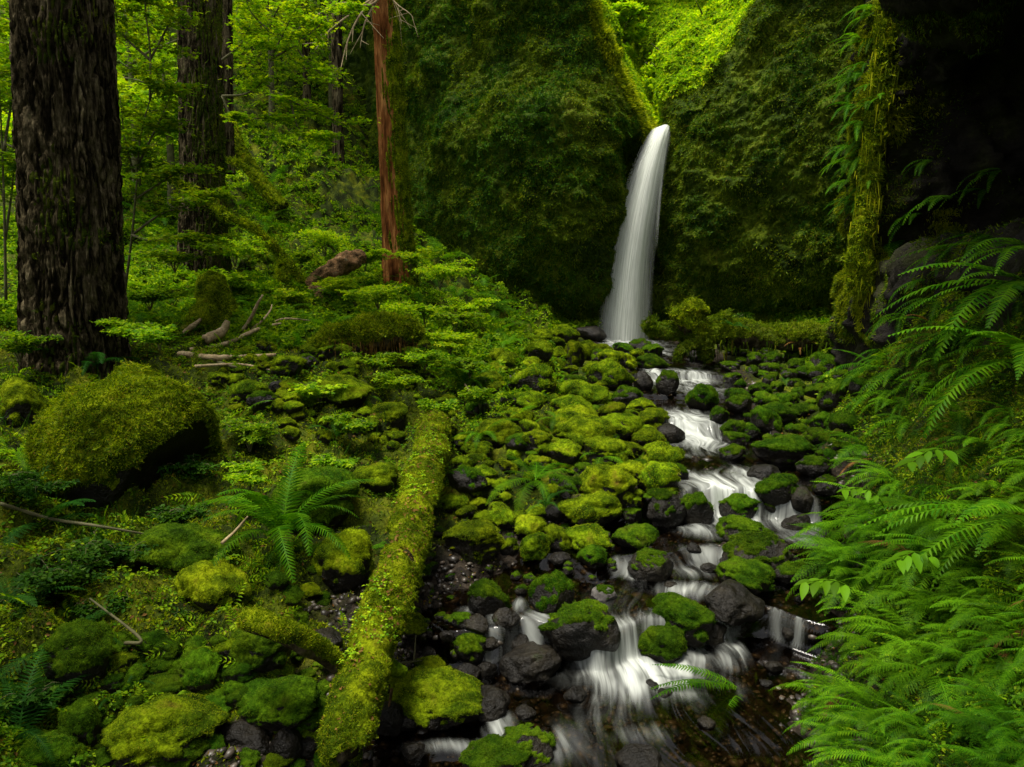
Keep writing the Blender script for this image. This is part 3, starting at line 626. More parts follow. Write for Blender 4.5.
R_ = [
 # pile left of stream, back to front
 (566,336,22,18,.7,'pale topped mossy boulder just left of the foot of the waterfall',GP),(543,337,18,14,.7,'small mossy boulder at the back rim of the pile, near the dark cliff foot',GP),
 (534,343,24,14,.7,'flat mossy boulder at the upper left end of the pile, below the ferns',GP),(537,354,28,22,.7,'rounded mossy boulder below the flat one at the upper left end of the pile',GP),
 (556,343,16,12,.7,'small mossy boulder behind the upright one near the back of the pile',GP),(574,358,20,30,.7,'tall upright mossy boulder with a pointed top in the pile',GP),
 (590,353,24,20,.7,'mossy boulder between the pointed upright boulder and the waterfall foot',GP),(603,352,18,14,.7,'mossy boulder tucked behind the biggest round one nearest the falls',GP),
 (617,362,34,20,.7,'broad mossy boulder on the stream edge below the waterfall',GP),(610,380,40,32,.7,'big round mossy boulder with a bare brown crown under the falls',GP),
 (558,358,18,18,.7,'small mossy boulder leaning on the left of the pointed upright boulder',GP),(559,368,14,16,.7,'little rounded mossy stone in front of the pointed upright boulder',GP),
 (593,371,18,16,.7,'mossy boulder against the left side of the big round one',GP),(534,385,40,34,.7,'blocky bright mossy boulder standing above the dark gap in the pile',GP),
 (605,400,22,14,1,'small dome of moss below the big round boulder, beside the flat brown one',GP),(627,399,32,17,.4,'flat boulder with a bare brown top on the stream edge',GP),
 (524,404,36,18,.7,'shelf shaped mossy boulder with shadow under its front edge',GP),(551,403,18,14,.7,'small mossy stone right of the shelf shaped boulder',GP),
 (583,397,44,18,.7,'long mossy boulder arched over another in the middle of the pile',GP),(573,410,40,22,.7,'mossy boulder lying under the long arched one',GP),
 (516,420,30,20,.7,'fern covered mossy boulder in front of the shelf shaped one',GP),(498,438,44,28,.7,'angular mossy boulder sloping to the right, left of the pile centre',GP),
 (536,441,32,18,.7,'sloping mossy boulder pointing up right, before the fern',GP),(569,422,46,18,.7,'low mossy boulder with a brown patch in the middle of the pile',GP),
 (585,437,52,34,.7,'large mossy boulder draped in moss at the centre of the pile',GP),(613,413,26,18,.7,'mossy boulder above the middle of the stream side rim',GP),
 (618,427,42,22,.7,'mossy boulder on the stream side, below the flat brown one',GP),(651,421,30,20,.7,'mossy boulder jutting to the stream beside the second cascade',GP),
 (641,408,26,14,.7,'thin mossy boulder just below the flat brown topped one at the edge',GP),(648,440,32,20,.7,'brown sided mossy boulder over the dark pool',GP),
 (628,453,30,20,.7,'mossy boulder behind the two round ones by the pool',GP),(662,458,38,26,.7,'round mossy boulder by the pool, upper of two',GP),
 (659,479,40,32,.7,'round bright mossy boulder by the pool, lower of two',GP),(607,489,54,38,.7,'largest bright yellow green boulder at the front of the pile',GP),
 (588,511,52,28,.7,'mossy boulder under the largest bright one at the pile front',GP),(627,475,34,24,.7,'mossy boulder behind the largest bright one on its right',GP),
 (605,457,50,28,.7,'wide mossy boulder with small plants behind the largest bright one',GP),(560,455,40,20,.7,'low mossy hump behind the fern at the pile front',GP),
 (491,381,22,16,.7,'small mossy boulder at the left end of the pile, under the ferns',GP),(508,362,26,18,.7,'mossy boulder half hidden by ferns at the top left of the pile',GP),
 (497,390,20,14,.7,'small flat mossy stone beside the blocky boulder',GP),(512,380,22,12,.2,'bare grey flat stone among the mossy boulders',GP),
 (590,335,30,14,0,'dark wet rock left of where the waterfall lands',GS),(623,349,18,11,.7,'small mossy rock right under the waterfall',GS),(640,347,22,12,.2,'black wet rock on the right of the waterfall foot',GS),
 (651,352,22,12,.7,'little bright mossy rock right of the waterfall foot',GS),(652,364,28,16,.7,'mossy dark sided rock below the little bright one near the falls',GS),
 (642,383,18,20,0,'black rock beside the top cascade, left side',GS),(667,386,20,24,.4,'narrow dark rock splitting the top cascade',GS),(700,355,26,16,.2,'dark rock under the rootball of the fallen log',GS),
 (702,401,30,28,.7,'peaked bright mossy boulder in the middle of the stream',GS),(719,417,18,18,.4,'dark little boulder just right of the peaked mossy one',GS),
 (733,430,28,18,.7,'mossy rock right of the wide second cascade',GS),(735,440,26,16,.4,'dark mossy rock under the one right of the second cascade',GS),
 (732,455,28,10,.4,'low mossy rock barely above the dark pool',GS),(670,436,30,20,0,'dark rock under the second cascade, left',GS),
 (784,452,50,28,.7,'large smooth mossy boulder alone above the third cascade',GS),(778,491,42,28,.7,'round mossy boulder right of the widest cascade',GS),
 (763,474,32,16,0,'black wet rock behind the round mossy boulder of the widest cascade',GS),(813,468,34,20,.2,'dark rock on the right of the large smooth mossy boulder',GS),
 (803,502,26,24,0,'black rock beside the narrow cascade on the right',GS),(770,508,16,10,.4,'tiny dark rock below the round mossy boulder in white water',GS),
 (798,525,34,16,0,'wet dark stone under the streaming white water on the right',GS),(825,488,26,20,.2,'dark stone right of the narrow right cascade',GS),
 (661,512,46,34,.2,'large dark boulder on the left of the widest cascade',GS),(697,514,36,30,.4,'dark square boulder with thin moss in the widest cascade',GS),
 (738,511,46,28,.4,'angular dark boulder with a slanted mossy top amid the cascades',GS),(742,534,48,18,.4,'flat mossy boulder below the angular slanted one',GS),
 (760,560,70,30,.2,'long dark boulder with patchy moss in mid stream',GS),(746,578,48,32,.7,'mossy lump at the left foot of the long dark boulder',GS),
 (792,574,36,20,.2,'black rock on the right end of the long dark boulder',GS),(635,537,38,22,.7,'brown and green mossy rock on the pebbly stream edge',GS),
 (651,569,46,28,.2,'smooth dark domed rock with water sliding around it',GS),(732,604,60,18,0,'flat black rock just above water in mid stream',GS),
 (679,621,66,30,.7,'long bright mossy boulder, upper of the stacked pair in the stream',GS),(659,645,48,38,.7,'mossy boulder, lower of the stacked pair in the stream',GS),
 (714,634,26,26,0,'black rock behind the stacked mossy pair in the stream',GS),
 (605,595,24,12,.2,'small pale bare rock above the near cascade',GS),(555,600,42,40,.4,'tall boulder with a bright moss cap beside the small double cascade',GS),
 (580,632,72,50,.2,'biggest dark boulder splitting the near cascade',GS),(488,601,38,34,.4,'boulder with a bright flat moss cap left of the small double cascade',GS),
 (504,618,26,18,0,'dark wet rock leaning under the flat capped boulder',GS),(535,548,30,24,1,'round moss ball boulder on the pebbly bank',GL),
 (558,540,28,22,.7,'mossy boulder right of the round moss ball',GL),(588,540,42,26,.7,'wide bright mossy boulder at the pebble edge',GL),
 (592,558,26,22,.7,'small mossy topped rock at the water line of the pebbly bank',GS),(530,527,32,18,.7,'mossy boulder with a small leafy plant on top, above the moss ball',GL),
 (472,544,56,32,.7,'broad mossy boulder at the upper left of the pebbly bank',GL),(509,548,18,16,.7,'small mossy stone between the broad boulder and the moss ball',GL),
 (554,514,24,9,0,'flat bare grey stone at the back of the pebbly bank',GL),(560,559,22,9,0,'flat reddish brown stone at the edge of the shallow water',GS),
 (413,626,28,20,.7,'small moss capped rock right beside the long mossy log',GL),(447,636,16,11,0,'pale tan egg shaped stone on the dark pebbles',GS),
 (470,648,30,28,.4,'dark rock with a green top left of the brown pool',GS),(478,625,26,12,0,'flat brown stone under the capped boulder',GS),(462,622,24,14,.4,'small mossy dark rock left of the flat capped boulder foot',GS),
 (531,665,56,28,0,'wet black ledge rock in the near pool',GS),(487,706,44,26,0,'wet dark rock in front of the big foreground mossy boulder',GS),
 (436,702,76,52,.7,'large mossy boulder with a bare patch right of the log foot',GL),(399,680,30,14,.7,'small mossy lump behind the large boulder by the log foot',GL),
 (431,668,30,16,.7,'mossy stone with dead twigs behind the large boulder by the log foot',GL),(525,748,56,28,.2,'smooth dark rock in the white water at the bottom edge',GS),
 (497,764,64,16,.4,'mossy rock cut by the bottom edge beside the smooth dark one',GS),(640,764,46,14,0,'dark rock low in the water at the bottom edge',GS),
 (388,722,34,34,0,'dark rock in shadow between the log foot and the large mossy boulder',GL),
 # right bank
 (760,391,24,14,.7,'mossy rock at the upper left of the right bank rocks',GR),(737,396,24,14,.7,'low mossy rock next to the stream under the fallen log',GR),
 (765,401,24,16,.7,'mossy rock in the middle of the right bank group',GR),(781,401,20,14,.7,'small bright mossy rock in the right bank group',GR),
 (740,406,24,18,.4,'dark sided mossy rock close to the peaked one in the stream',GR),(766,422,28,24,.7,'bright domed mossy rock at the front of the right bank group',GR),
 (779,414,34,18,.7,'long mossy rock behind the bright domed one on the right bank',GR),(802,413,26,16,.7,'flat mossy rock right of the long one on the right bank',GR),
 (790,399,20,12,.7,'small flat mossy rock behind the right bank group',GR),(819,439,28,18,.7,'bright mossy rock right above the dark gap of the right bank',GR),
 (816,392,28,14,.7,'shaded flat mossy rock under the right end of the fallen log',GR),(837,397,36,30,.7,'tall mossy boulder at the foot of the fern wall, under the log',GR),
 (821,372,34,28,.4,'dark boulder in the shade under the fallen log',GR),(824,423,26,18,.7,'mossy rock at the foot of the ferns behind the bright one',GR),
 (846,425,30,24,.7,'mossy rock half hidden by ferns on the right bank',GR),(750,434,18,14,.4,'dark small rock left of the bright domed rock',GR),
 (800,430,18,12,.7,'little mossy stone in front of the flat one on the right bank',GR),
 # left bank foreground
 (344,566,50,56,.7,'tall mossy boulder leaning on the left side of the long log',GL),(260,648,64,42,.7,'mossy boulder with the bent mossy branch lying on it',GL),
 (278,703,76,48,.7,'big domed mossy boulder left of the log foot',GL),(202,676,46,36,.7,'mossy boulder left of the one under the bent branch',GL),
 (239,675,34,24,.7,'small mossy boulder between two larger ones above the domed one',GL),(166,734,96,44,.7,'widest mossy boulder at the bottom left, curved like a loaf',GL),
 (82,727,48,40,.7,'dark mossy boulder in shade beside the corner fern',GL),(174,758,68,26,.7,'mossy boulder cut by the bottom edge under the loaf shaped one',GL),
 (40,757,76,28,.7,'dim mossy boulder in the bottom left corner',GL),(106,762,44,18,.4,'dark low rock at the bottom edge between mossy boulders',GL),
 (82,660,74,54,.7,'shaggy mossy boulder with a dark hollow under it at far left',GL),(212,592,70,50,1,'shaggy moss mound below the large sword fern',GL),
 (184,554,94,44,1,'wide moss mound with a pale dead leaf on top',GL),(157,691,46,22,.7,'flat mossy rock above the loaf shaped boulder',GL),
 (212,713,40,24,.7,'mossy rock between the loaf shaped and the domed boulder',GL),(238,702,26,22,.7,'small mossy rock touching the domed boulder on its left',GL),
 (246,740,54,30,0,'black wet rock below the domed boulder',GL),(284,748,34,32,0,'black rock right of another under the domed boulder',GL),
 (309,750,28,24,0,'dark stone beside the log foot at the bottom edge',GL),(326,640,34,20,0,'dark flat stone between the bent branch and the log',GL),
 (195,647,30,14,.7,'small mossy rock with pale moss above the row of boulders',GL),(312,498,74,56,1,'large moss mound with brown hanging stems beside the sword fern',GL),
 (374,482,44,30,.7,'mossy boulder just left of the upper half of the log',GL),(466,481,36,24,.2,'grey stone with little moss right of the log',GL),
 (338,342,22,12,.7,'small mossy rock below the fallen branches',GL),(288,366,34,16,.7,'mossy rock in the clearing below the branches',GL),
 (307,363,20,14,.2,'grey bare rock in the clearing',GL),(294,391,30,18,.7,'domed mossy rock in the clearing',GL),(252,393,40,18,.7,'wide mossy rock beside the pale twigs in the clearing',GL),
 (277,388,18,12,0,'small grey rock between two mossy ones in the clearing',GL),(263,402,28,18,.2,'grey green rock in front of the wide mossy one in the clearing',GL),
 (20,410,56,46,.7,'mossy boulder at the left edge behind the huge one',GL),(330,352,28,14,.7,'mossy stone under the mossy log in the clearing',GL),
 (345,395,50,20,.7,'low moss hump in the middle of the clearing',GL),(390,420,44,20,.7,'low moss hump above the upper end of the long log',GL),
 (410,585,24,14,.7,'mossy rock tucked under the right side of the long log',GL),(452,505,30,14,.7,'low mossy stone above the broad boulder of the pebbly bank',GL),
]
bare = {'flat bare grey stone at the back of the pebbly bank', 'grey stone with little moss right of the log', 'grey bare rock in the clearing', 'small grey rock between two mossy ones in the clearing',
        'bare grey flat stone among the mossy boulders', 'small pale bare rock above the near cascade', 'grey green rock in front of the wide mossy one in the clearing', 'pale tan egg shaped stone on the dark pebbles'}
M['tan_rock'] = surf_mat('tan_stone', [(6, 5, [(.3, (.09, .06, .03)), (.6, (.2, .14, .08))]), (40, 4, W1)], .5, [(40, 4, .3, .01)], .4)
M['red_rock'] = surf_mat('brown_stone', [(6, 5, [(.3, (.05, .022, .010)), (.6, (.12, .055, .025))]), (40, 4, W1)], .4, [(40, 4, .3, .01)], .4)
occ = []
for (u, v, w, h, cv, lab, grp) in R_:
    mt = 'grey_rock' if lab in bare else 'rock'
    if 'tan' in lab and cv == 0: mt = 'tan_rock'
    if 'brown stone' in lab: mt = 'red_rock'
    place_rock(u, v, w, h, cv, lab, grp, mat=mt, name=None if cv >= .4 else ('stone' if mt != 'rock' else 'wet_rock'))
    occ.append((u, v, max(w, h) / 2))
def fill_rocks(n, poly, wr, cover, label, group, name, seed, mind=.55, mat='rock'):
    r = np.random.RandomState(seed); poly = np.array(poly, float); x0, y0 = poly.min(0); x1, y1 = poly.max(0); k = 0; tries = 0
    while k < n and tries < n * 60:
        tries += 1; u, v = r.uniform(x0, x1), r.uniform(y0, y1)
        j = np.roll(poly, -1, 0); ins = ((poly[:, 1] > v) != (j[:, 1] > v)) & (u < (j[:, 0] - poly[:, 0]) * (v - poly[:, 1]) / (j[:, 1] - poly[:, 1] + 1e-9) + poly[:, 0])
        if ins.sum() % 2 == 0: continue
        w = r.uniform(*wr)
        if any((u - a) ** 2 + ((v - b) * 1.3) ** 2 < (mind * (c + w / 2)) ** 2 for a, b, c in occ): continue
        place_rock(u, v, w, w * r.uniform(.55, .8), cover, label, group, name=name, mat=mat); occ.append((u, v, w / 2)); k += 1
fill_rocks(26, [(500, 350), (560, 330), (640, 345), (640, 400), (670, 440), (680, 490), (640, 520), (560, 520), (500, 450), (470, 400)], (12, 24), .4, 'small half bare stone showing grey sides between the boulders of the pile', 'half bare stones of the boulder pile', 'mossy_stone', 21, .5)
fill_rocks(60, [(500, 350), (560, 330), (640, 345), (640, 400), (670, 440), (680, 490), (640, 520), (560, 520), (500, 450), (470, 400)], (10, 20), .7, 'small mossy stone wedged between the boulders of the pile left of the stream', 'small stones of the boulder pile', 'mossy_stone', 11, .45)
fill_rocks(34, [(730, 380), (850, 385), (850, 450), (830, 470), (760, 440), (725, 410)], (9, 16), .7, 'small mossy stone among the rocks of the right bank below the log', 'small stones of the right bank', 'mossy_stone', 12)
fill_rocks(80, [(235, 340), (420, 340), (470, 420), (420, 450), (240, 430), (215, 380)], (10, 22), .7, 'small mossy stone scattered in the clearing left of the log', 'small stones of the clearing', 'mossy_stone', 13, .5)
fill_rocks(60, [(90, 640), (320, 640), (330, 767), (60, 767)], (16, 34), .7, 'small mossy stone between the foreground boulders at bottom left', 'small stones of the left foreground', 'mossy_stone', 14, .6)
fill_rocks(40, [(430, 520), (600, 530), (640, 560), (560, 600), (470, 640), (400, 740), (410, 600)], (8, 15), .2, 'small bare damp stone on the dark pebbly bank', 'stones of the pebbly bank', 'stone', 15, .6)
fill_rocks(44, [(722, 346), (860, 346), (860, 390), (735, 385)], (12, 24), .4, 'dark half mossy stone in the shade under the fallen log', 'shaded stones under the fallen log', 'mossy_stone', 18, .5)
fill_rocks(9, [(440, 610), (560, 640), (590, 690), (420, 760), (400, 740)], (16, 30), 0, 'dark wet stone lying in the shallow near water', 'wet stones of the shallows', 'wet_rock', 16, .7)
fill_rocks(12, [(640, 380), (830, 440), (840, 560), (820, 640), (700, 767), (600, 767), (640, 600), (650, 480)], (10, 20), 0, 'black wet stone just breaking the surface of the stream', 'wet stones in the stream', 'wet_rock', 17, .8)

fill_rocks(22, [(455, 440), (545, 445), (565, 515), (465, 525)], (12, 26), .7, 'small mossy stone on the slope between the boulder pile and the long log', 'small stones beside the long log', 'mossy_stone', 31, .5)
fill_rocks(18, [(255, 530), (350, 500), (340, 620), (270, 620)], (12, 26), .7, 'small mossy stone on the left side of the long log, lower half', 'small stones beside the long log', 'mossy_stone', 32, .5)
# huge boulder on the left: unique mesh
def hero_boulder():
    V, Fc = ico(6); o = np.array([3.1, 8.2, 1.7]); c = P(128, 452, 5.75)
    V = V * (1 + .16 * noise3(V * .8 + o) + .07 * noise3(V * 2 + o))[:, None]
    n = np.array([.75, -.25, -.3]); n /= np.linalg.norm(n); dd = V @ n; V -= n * (np.maximum(dd - .62, 0) * .9)[:, None]
    V = V * np.array([.66, .68, .60]); N = vnormals(V, Fc)
    st = link('mossy_boulder', mesh_of('boulder', V, Fc), M['rock'], label='huge mossy boulder with a dark undercut side in front of the thick left trunk', cat='boulder', group=GL, loc=c, rot=(0, .05, .1))
    MVb = 0; edge = .3 * noise3(V * 3 + o); cc = ss(N[:, 2] + edge, -.25, .05)
    th_ = -.03 + cc * (.07 + .08 * noise3(V * 3.2) + .05 * np.abs(noise3(V * 8)) + .014 * noise3(V * 28))
    MV = V + N * th_[:, None]; Fm = Fc[(cc > .02)[Fc].any(1)]
    pos, nn = tri_sample(MV, Fm, 60000, weight=cc ** 2 + 1e-6)
    dirn = nn + .75 * rng.normal(size=nn.shape) + np.array([0, 0, -.1]); n_ = len(pos)
    bv, bf = scatter(BLADE[0], BLADE[1], pos - nn * .004, frames(dirn), np.stack([np.full(n_, .009), np.full(n_, .01), rng.uniform(.014, .034, n_)], 1))
    ps, n2 = tri_sample(MV, Fm, 9000, weight=cc ** 2 * ss(noise3(V * 5), -.3, .2) + 1e-6); sv, sf = scatter(SPRIG[0], SPRIG[1], ps, frames(n2 + .5 * rng.normal(size=n2.shape)), .06 * rng.uniform(.5, 1.4, 9000))
    v, f = join([(MV, Fm), (bv, bf), (sv, sf)]); me = mesh_of('moss', v, f); me.materials.append(M['moss_fresh']); me.materials.append(M['moss_blade'])
    mi = np.zeros(len(me.polygons), np.int32); mi[len(Fm):] = 1; me.polygons.foreach_set('material_index', mi); link('moss', me, None, st)
hero_boulder()

# pebbles of the bank and the stream bed
idx = np.nonzero((G_gravel > .4) & (GV[:, 1] < 12) & (GV[:, 1] > 2))[0]; pk = rng.choice(idx, 9000)
pos = GV[pk] + np.c_[rng.normal(size=(9000, 2)) * .03, np.zeros(9000)]; pos[:, 2] = terrain(pos[:, 0], pos[:, 1])
tv = ICO[1][0] * (1 + .2 * noise3(ICO[1][0] * 1.3))[:, None]
sz = (rng.gamma(2.2, .006, 9000) + .006) * (1 + .06 * pos[:, 1])
vv, ff = scatter(tv, ICO[1][1], pos, frames(np.array([0, 0, 1.]) + .3 * rng.normal(size=(9000, 3))), np.stack([sz, sz * .75, sz * .5], 1))
def pebble_mat():
    m, nt, out = new_mat('pebbles'); g = nd(nt, 'NewGeometry')
    c = ramp(nt, g.outputs['Random Per Island'], [(0, (.012, .010, .008)), (.4, (.035, .028, .02)), (.75, (.07, .055, .04)), (.93, (.13, .11, .085)), (1, (.08, .05, .03))])
    b = nd(nt, 'BsdfPrincipled'); nt.links.new(c, b.inputs['Base Color']); b.inputs['Roughness'].default_value = .42; nt.links.new(b.outputs[0], out.inputs[0]); return m
link('pebbles', mesh_of('pebbles', vv, ff), pebble_mat(), kind='stuff', label='dark damp pebbles of the bank and stream bed', cat='gravel')

# ------------------------------------------------------------------ moss on tubes
def mossy_tube(V, Fs, cover, thick, nblade, bl, seed=0, droop=.0, dark=False, scale_noise=6):
    Q = [f for f in Fs if f.shape[1] == 4][0]; N = vnormals(V, Q)
    o = np.array([seed * 3.3, seed * 1.7, 2.]); e = .35 * noise3(V * scale_noise * .5 + o) + .2 * noise3(V * scale_noise * 2 + o)
    c = cover(N, V) + 0 * e; c = ss(c + e, -.12, .12)
    th_ = -.3 * thick + c * thick * (1.2 + .8 * noise3(V * scale_noise * 1.2 + o) + .5 * noise3(V * scale_noise * 4 + o))
    MV = V + N * th_[:, None]; Fm = Q[(c > .02)[Q].any(1)]
    r = np.random.RandomState(seed + 5); pos, nn = tri_sample(MV, Fm, nblade, weight=c ** 2 + 1e-6, r=r)
    dirn = nn + .7 * r.normal(size=nn.shape) + np.array([0, 0, -droop])
    bv, bf = scatter(BLADE[0], BLADE[1], pos - nn * bl * .1, frames(dirn, r=r), np.stack([np.full(nblade, bl * .45), np.full(nblade, bl * .5), bl * r.uniform(.4, 1.3, nblade) * (.5 + .9 * ss(noise3(pos * scale_noise * 1.5), -.4, .4))], 1))
    ns = nblade // 8; ps, n2 = tri_sample(MV, Fm, ns, weight=c ** 2 * ss(noise3(V * scale_noise * .6), -.3, .2) + 1e-6, r=r)
    sv, sf = scatter(SPRIG[0], SPRIG[1], ps, frames(n2 + .5 * r.normal(size=n2.shape) - np.array([0, 0, droop * .5]), r=r), bl * 2.4 * r.uniform(.5, 1.4, ns))
    v, f = join([(MV, Fm), (bv, bf), (sv, sf)])
    nq = len(Fm) ; me = mesh_of('moss', v, f)
    me.materials.append(M['moss_dark' if dark else 'moss_fresh']); me.materials.append(M['moss_blade_dark' if dark else 'moss_blade'])
    mi = np.zeros(len(me.polygons), np.int32)
    tot = np.empty(len(me.polygons), np.int32); me.polygons.foreach_get('loop_total', tot); mi[tot == 3] = 1; me.polygons.foreach_set('material_index', mi)
    return me
def lumps(amp, sc, fur=0, nf=9):
    def f(th, L, rr, D):
        q = np.stack([np.cos(th) * rr * sc, np.sin(th) * rr * sc, L * sc], -1).reshape(-1, 3)
        a = 1 + amp * fbm(q, 3).reshape(rr.shape)
        if fur:
            q2 = np.stack([np.cos(th) * nf, np.sin(th) * nf, L * 2.2], -1).reshape(-1, 3)
            a = a + fur * (np.abs(noise3(q2)) - .25).reshape(rr.shape) * 2
        return rr * a
    return f
# long mossy log
lp = [(341, 762, .30), (347, 738, .34), (366, 672, .44), (392, 595, .58), (413, 520, .72), (427, 465, .86), (435, 430, .98), (438, 412, 1.0)]
LP = [PZ(u, v, z + .02) for u, v, z in lp]
Vl, Fl = tube(LP, [.015, .09, .108, .112, .128, .13, .125, .08], 72, 620, lumps(.26, 2.3))
log = link('fallen_log', mesh_of('fallen_log', Vl, Fl), M['bark'], label='long straight log wrapped in yellow green moss running down to the stream', cat='log')
link('moss', mossy_tube(Vl, Fl, lambda N, V: N[:, 2] + .8 - 2.2 * ss(noise3(V * 2.6 + 21), .2, .38), .032, 90000, .012, 1), None, log)
for (a, b, c_) in (((372, 655, .45), (392, 668, .38), (405, 672, .33)), ((400, 560, .62), (416, 566, .56), (428, 570, .5))):
    v_, f_ = tube([PZ(*a), PZ(*b), PZ(*c_)], [.06, .045, .03], 16, 30, lumps(.1, 6)); link('branch_stub', mesh_of('branch_stub', v_, f_), M['moss'], None and log, parent=log) if False else link('branch_stub', mesh_of('branch_stub', v_, f_), M['moss'], log)
pos_, nn_ = tri_sample(Vl, Fl[0], 900, weight=np.maximum(vnormals(Vl, Fl[0])[:, 2], 0) ** 2 + 1e-6)
v_, f_ = scatter(LEAF[0], LEAF[1], pos_ + nn_ * .035, frames(nn_ + .5 * rng.normal(size=nn_.shape)), .022 * rng.uniform(.5, 1.5, 900)); link('dead_leaves', mesh_of('dead_leaves', v_, f_, smooth=False), M['fern_dead'], log, kind='stuff')
pos_, nn_ = tri_sample(Vl, Fl[0], 260, weight=np.maximum(vnormals(Vl, Fl[0])[:, 2], 0) * ss(noise3(Vl * 1.9), .0, .3) + 1e-6)
v_, f_ = scatter(CLOVER3[0], CLOVER3[1], pos_ + nn_ * .05, frames(nn_ * .3 + np.array([0, 0, 1.]) + .3 * rng.normal(size=nn_.shape)), .022 * rng.uniform(.5, 1.4, 260)); link('seedlings', mesh_of('seedlings', v_, f_, smooth=False), M['leaf_mid'], log, kind='stuff')
# bent mossy branch over foreground boulder
BR = [(248, 620, .82), (272, 628, .84), (300, 641, .74), (325, 655, .58), (340, 668, .46)]
v_, f_ = tube([PZ(*q) for q in BR], [.05, .055, .055, .05, .04], 24, 120, lumps(.12, 6)); b_ = link('fallen_branch', mesh_of('fallen_branch', v_, f_), M['bark'], label='short bent mossy branch lying across a boulder beside the log', cat='branch')
link('moss', mossy_tube(v_, f_, lambda N, V: N[:, 2] + .3, .012, 9000, .012, 2), None, b_)
# fallen log across the far bank with its rootball
def R3(*a): return [P(*q) for q in a]
lg = R3((690, 334, 14.0), (705, 333, 14.0), (725, 334, 14.0), (760, 338, 13.9), (810, 337, 13.6), (858, 332, 13.2), (905, 328, 12.8))
Vl, Fl = tube(lg, [.16, .24, .26, .20, .24, .20, .22], 64, 420, lumps(.3, 2.2))
lg2 = link('fallen_log', mesh_of('fallen_log', Vl, Fl), M['bark'], label='fallen log spanning the far right bank with shaggy hanging moss', cat='log')
link('moss', mossy_tube(Vl, Fl, lambda N, V: N[:, 2] + .15 + .4 * noise3(V * 1.3), .06, 50000, .035, 3, .6, scale_noise=3, dark=True), None, lg2)
for q_, (pts_, rd_) in enumerate([([(700, 338, 13.95), (694, 326, 13.85), (690, 314, 13.8), (697, 308, 13.8), (706, 312, 13.85)], [.2, .2, .17, .12, .05]),
        ([(698, 335, 13.9), (684, 326, 13.75), (678, 316, 13.7), (671, 313, 13.7)], [.18, .15, .1, .04]), ([(700, 338, 13.9), (690, 345, 13.7), (681, 354, 13.6), (678, 362, 13.55)], [.16, .13, .09, .05]),
        ([(706, 338, 13.9), (704, 350, 13.75), (709, 362, 13.7)], [.14, .10, .05]), ([(712, 334, 13.9), (722, 320, 13.9), (731, 314, 13.9)], [.12, .07, .03])]):
    v_, f_ = tube(R3(*pts_), rd_, 28, 70, lumps(.35, 3)); rb = link('root', mesh_of('root', v_, f_), M['bark'], lg2)
    link('moss', mossy_tube(v_, f_, lambda N, V: N[:, 2] + .35, .05, 6000, .04, 60 + q_, .8, scale_noise=4, dark=q_ > 1), None, rb)
v_, f_ = tube(R3((692, 336, 14.0), (672, 333, 13.9), (658, 333, 13.8), (650, 326, 13.75), (648, 321, 13.7)), [.16, .15, .13, .08, .04], 24, 60, lumps(.2, 4)); rb = link('root', mesh_of('root', v_, f_), M['bark'], lg2)
link('moss', mossy_tube(v_, f_, lambda N, V: N[:, 2] + .7, .04, 9000, .05, 5, .8, scale_noise=4, dark=True), None, rb)
def hanging(pts, n, lmin, lmax, wid, seed, spread=.1):
    r = np.random.RandomState(seed); C = catmull(pts, 200)[r.randint(0, 200, n)] + r.normal(size=(n, 3)) * spread
    tv = np.array([[-.5, 0, 0], [.5, 0, 0], [.35, 0, -.5], [-.3, 0, -.55], [0, 0, -1.]]); tf = [np.array([[0, 1, 2, 3]]), np.array([[3, 2, 4]])]
    a = r.uniform(-1.2, 1.2, n); R = np.zeros((n, 3, 3)); R[:, 0, 0] = np.cos(a); R[:, 1, 0] = np.sin(a); R[:, 0, 1] = -np.sin(a); R[:, 1, 1] = np.cos(a); R[:, 2, 2] = 1
    R[:, 0, 2] += r.normal(size=n) * .12; R[:, 1, 2] += r.normal(size=n) * .12
    Lh = r.uniform(lmin, lmax, n) * r.uniform(.3, 1, n)
    return scatter(tv, tf, C, R, np.stack([np.full(n, wid), np.full(n, wid), Lh], 1))
v_, f_ = hanging([p - np.array([0, .15, .15]) for p in lg[:6]], 260, .1, .4, .025, 6, .12)
link('hanging_moss', mesh_of('hanging_moss', v_, f_), M['moss_blade_dark'], lg2, kind='stuff')
# mossy log in the clearing (left middle)
Vl, Fl = tube(R3((312, 352, 9.0), (330, 343, 9.0), (365, 337, 9.1), (400, 333, 9.3), (418, 338, 9.4)), [.10, .17, .2, .2, .1], 48, 200, lumps(.28, 3))
l3 = link('fallen_log', mesh_of('fallen_log', Vl, Fl), M['bark'], label='short thick moss covered log lying in the clearing before the red trunk', cat='log')
link('moss', mossy_tube(Vl, Fl, lambda N, V: N[:, 2] + .2, .045, 30000, .03, 7, .2, scale_noise=4), None, l3)
v_, f_ = hanging(R3((330, 348, 8.85), (365, 342, 8.9), (410, 340, 9.2)), 260, .1, .4, .008, 8, .06); link('hanging_roots', mesh_of('hanging_roots', v_, f_), M['fern_dead'], l3, kind='stuff')
# rotten log by the red trunk
Vl, Fl = tube(R3((306, 284, 13.2), (325, 275, 13.3), (345, 263, 13.5), (362, 256, 13.8)), [.1, .17, .2, .15], 40, 100, lumps(.3, 5, .05, 4))
rl = link('rotten_log', mesh_of('rotten_log', Vl, Fl), M['rotwood'], label='reddish rotten log end propped up left of the red trunk', cat='log')
v_, f_ = tube(R3((316, 292, 13.1), (318, 302, 12.9), (316, 318, 12.5)), [.2, .18, .22], 30, 60, lumps(.25, 5, .08, 4))
link('rotten_stump', mesh_of('rotten_stump', v_, f_), M['rotwood'], label='brown splintered stump under the rotten log', cat='stump')
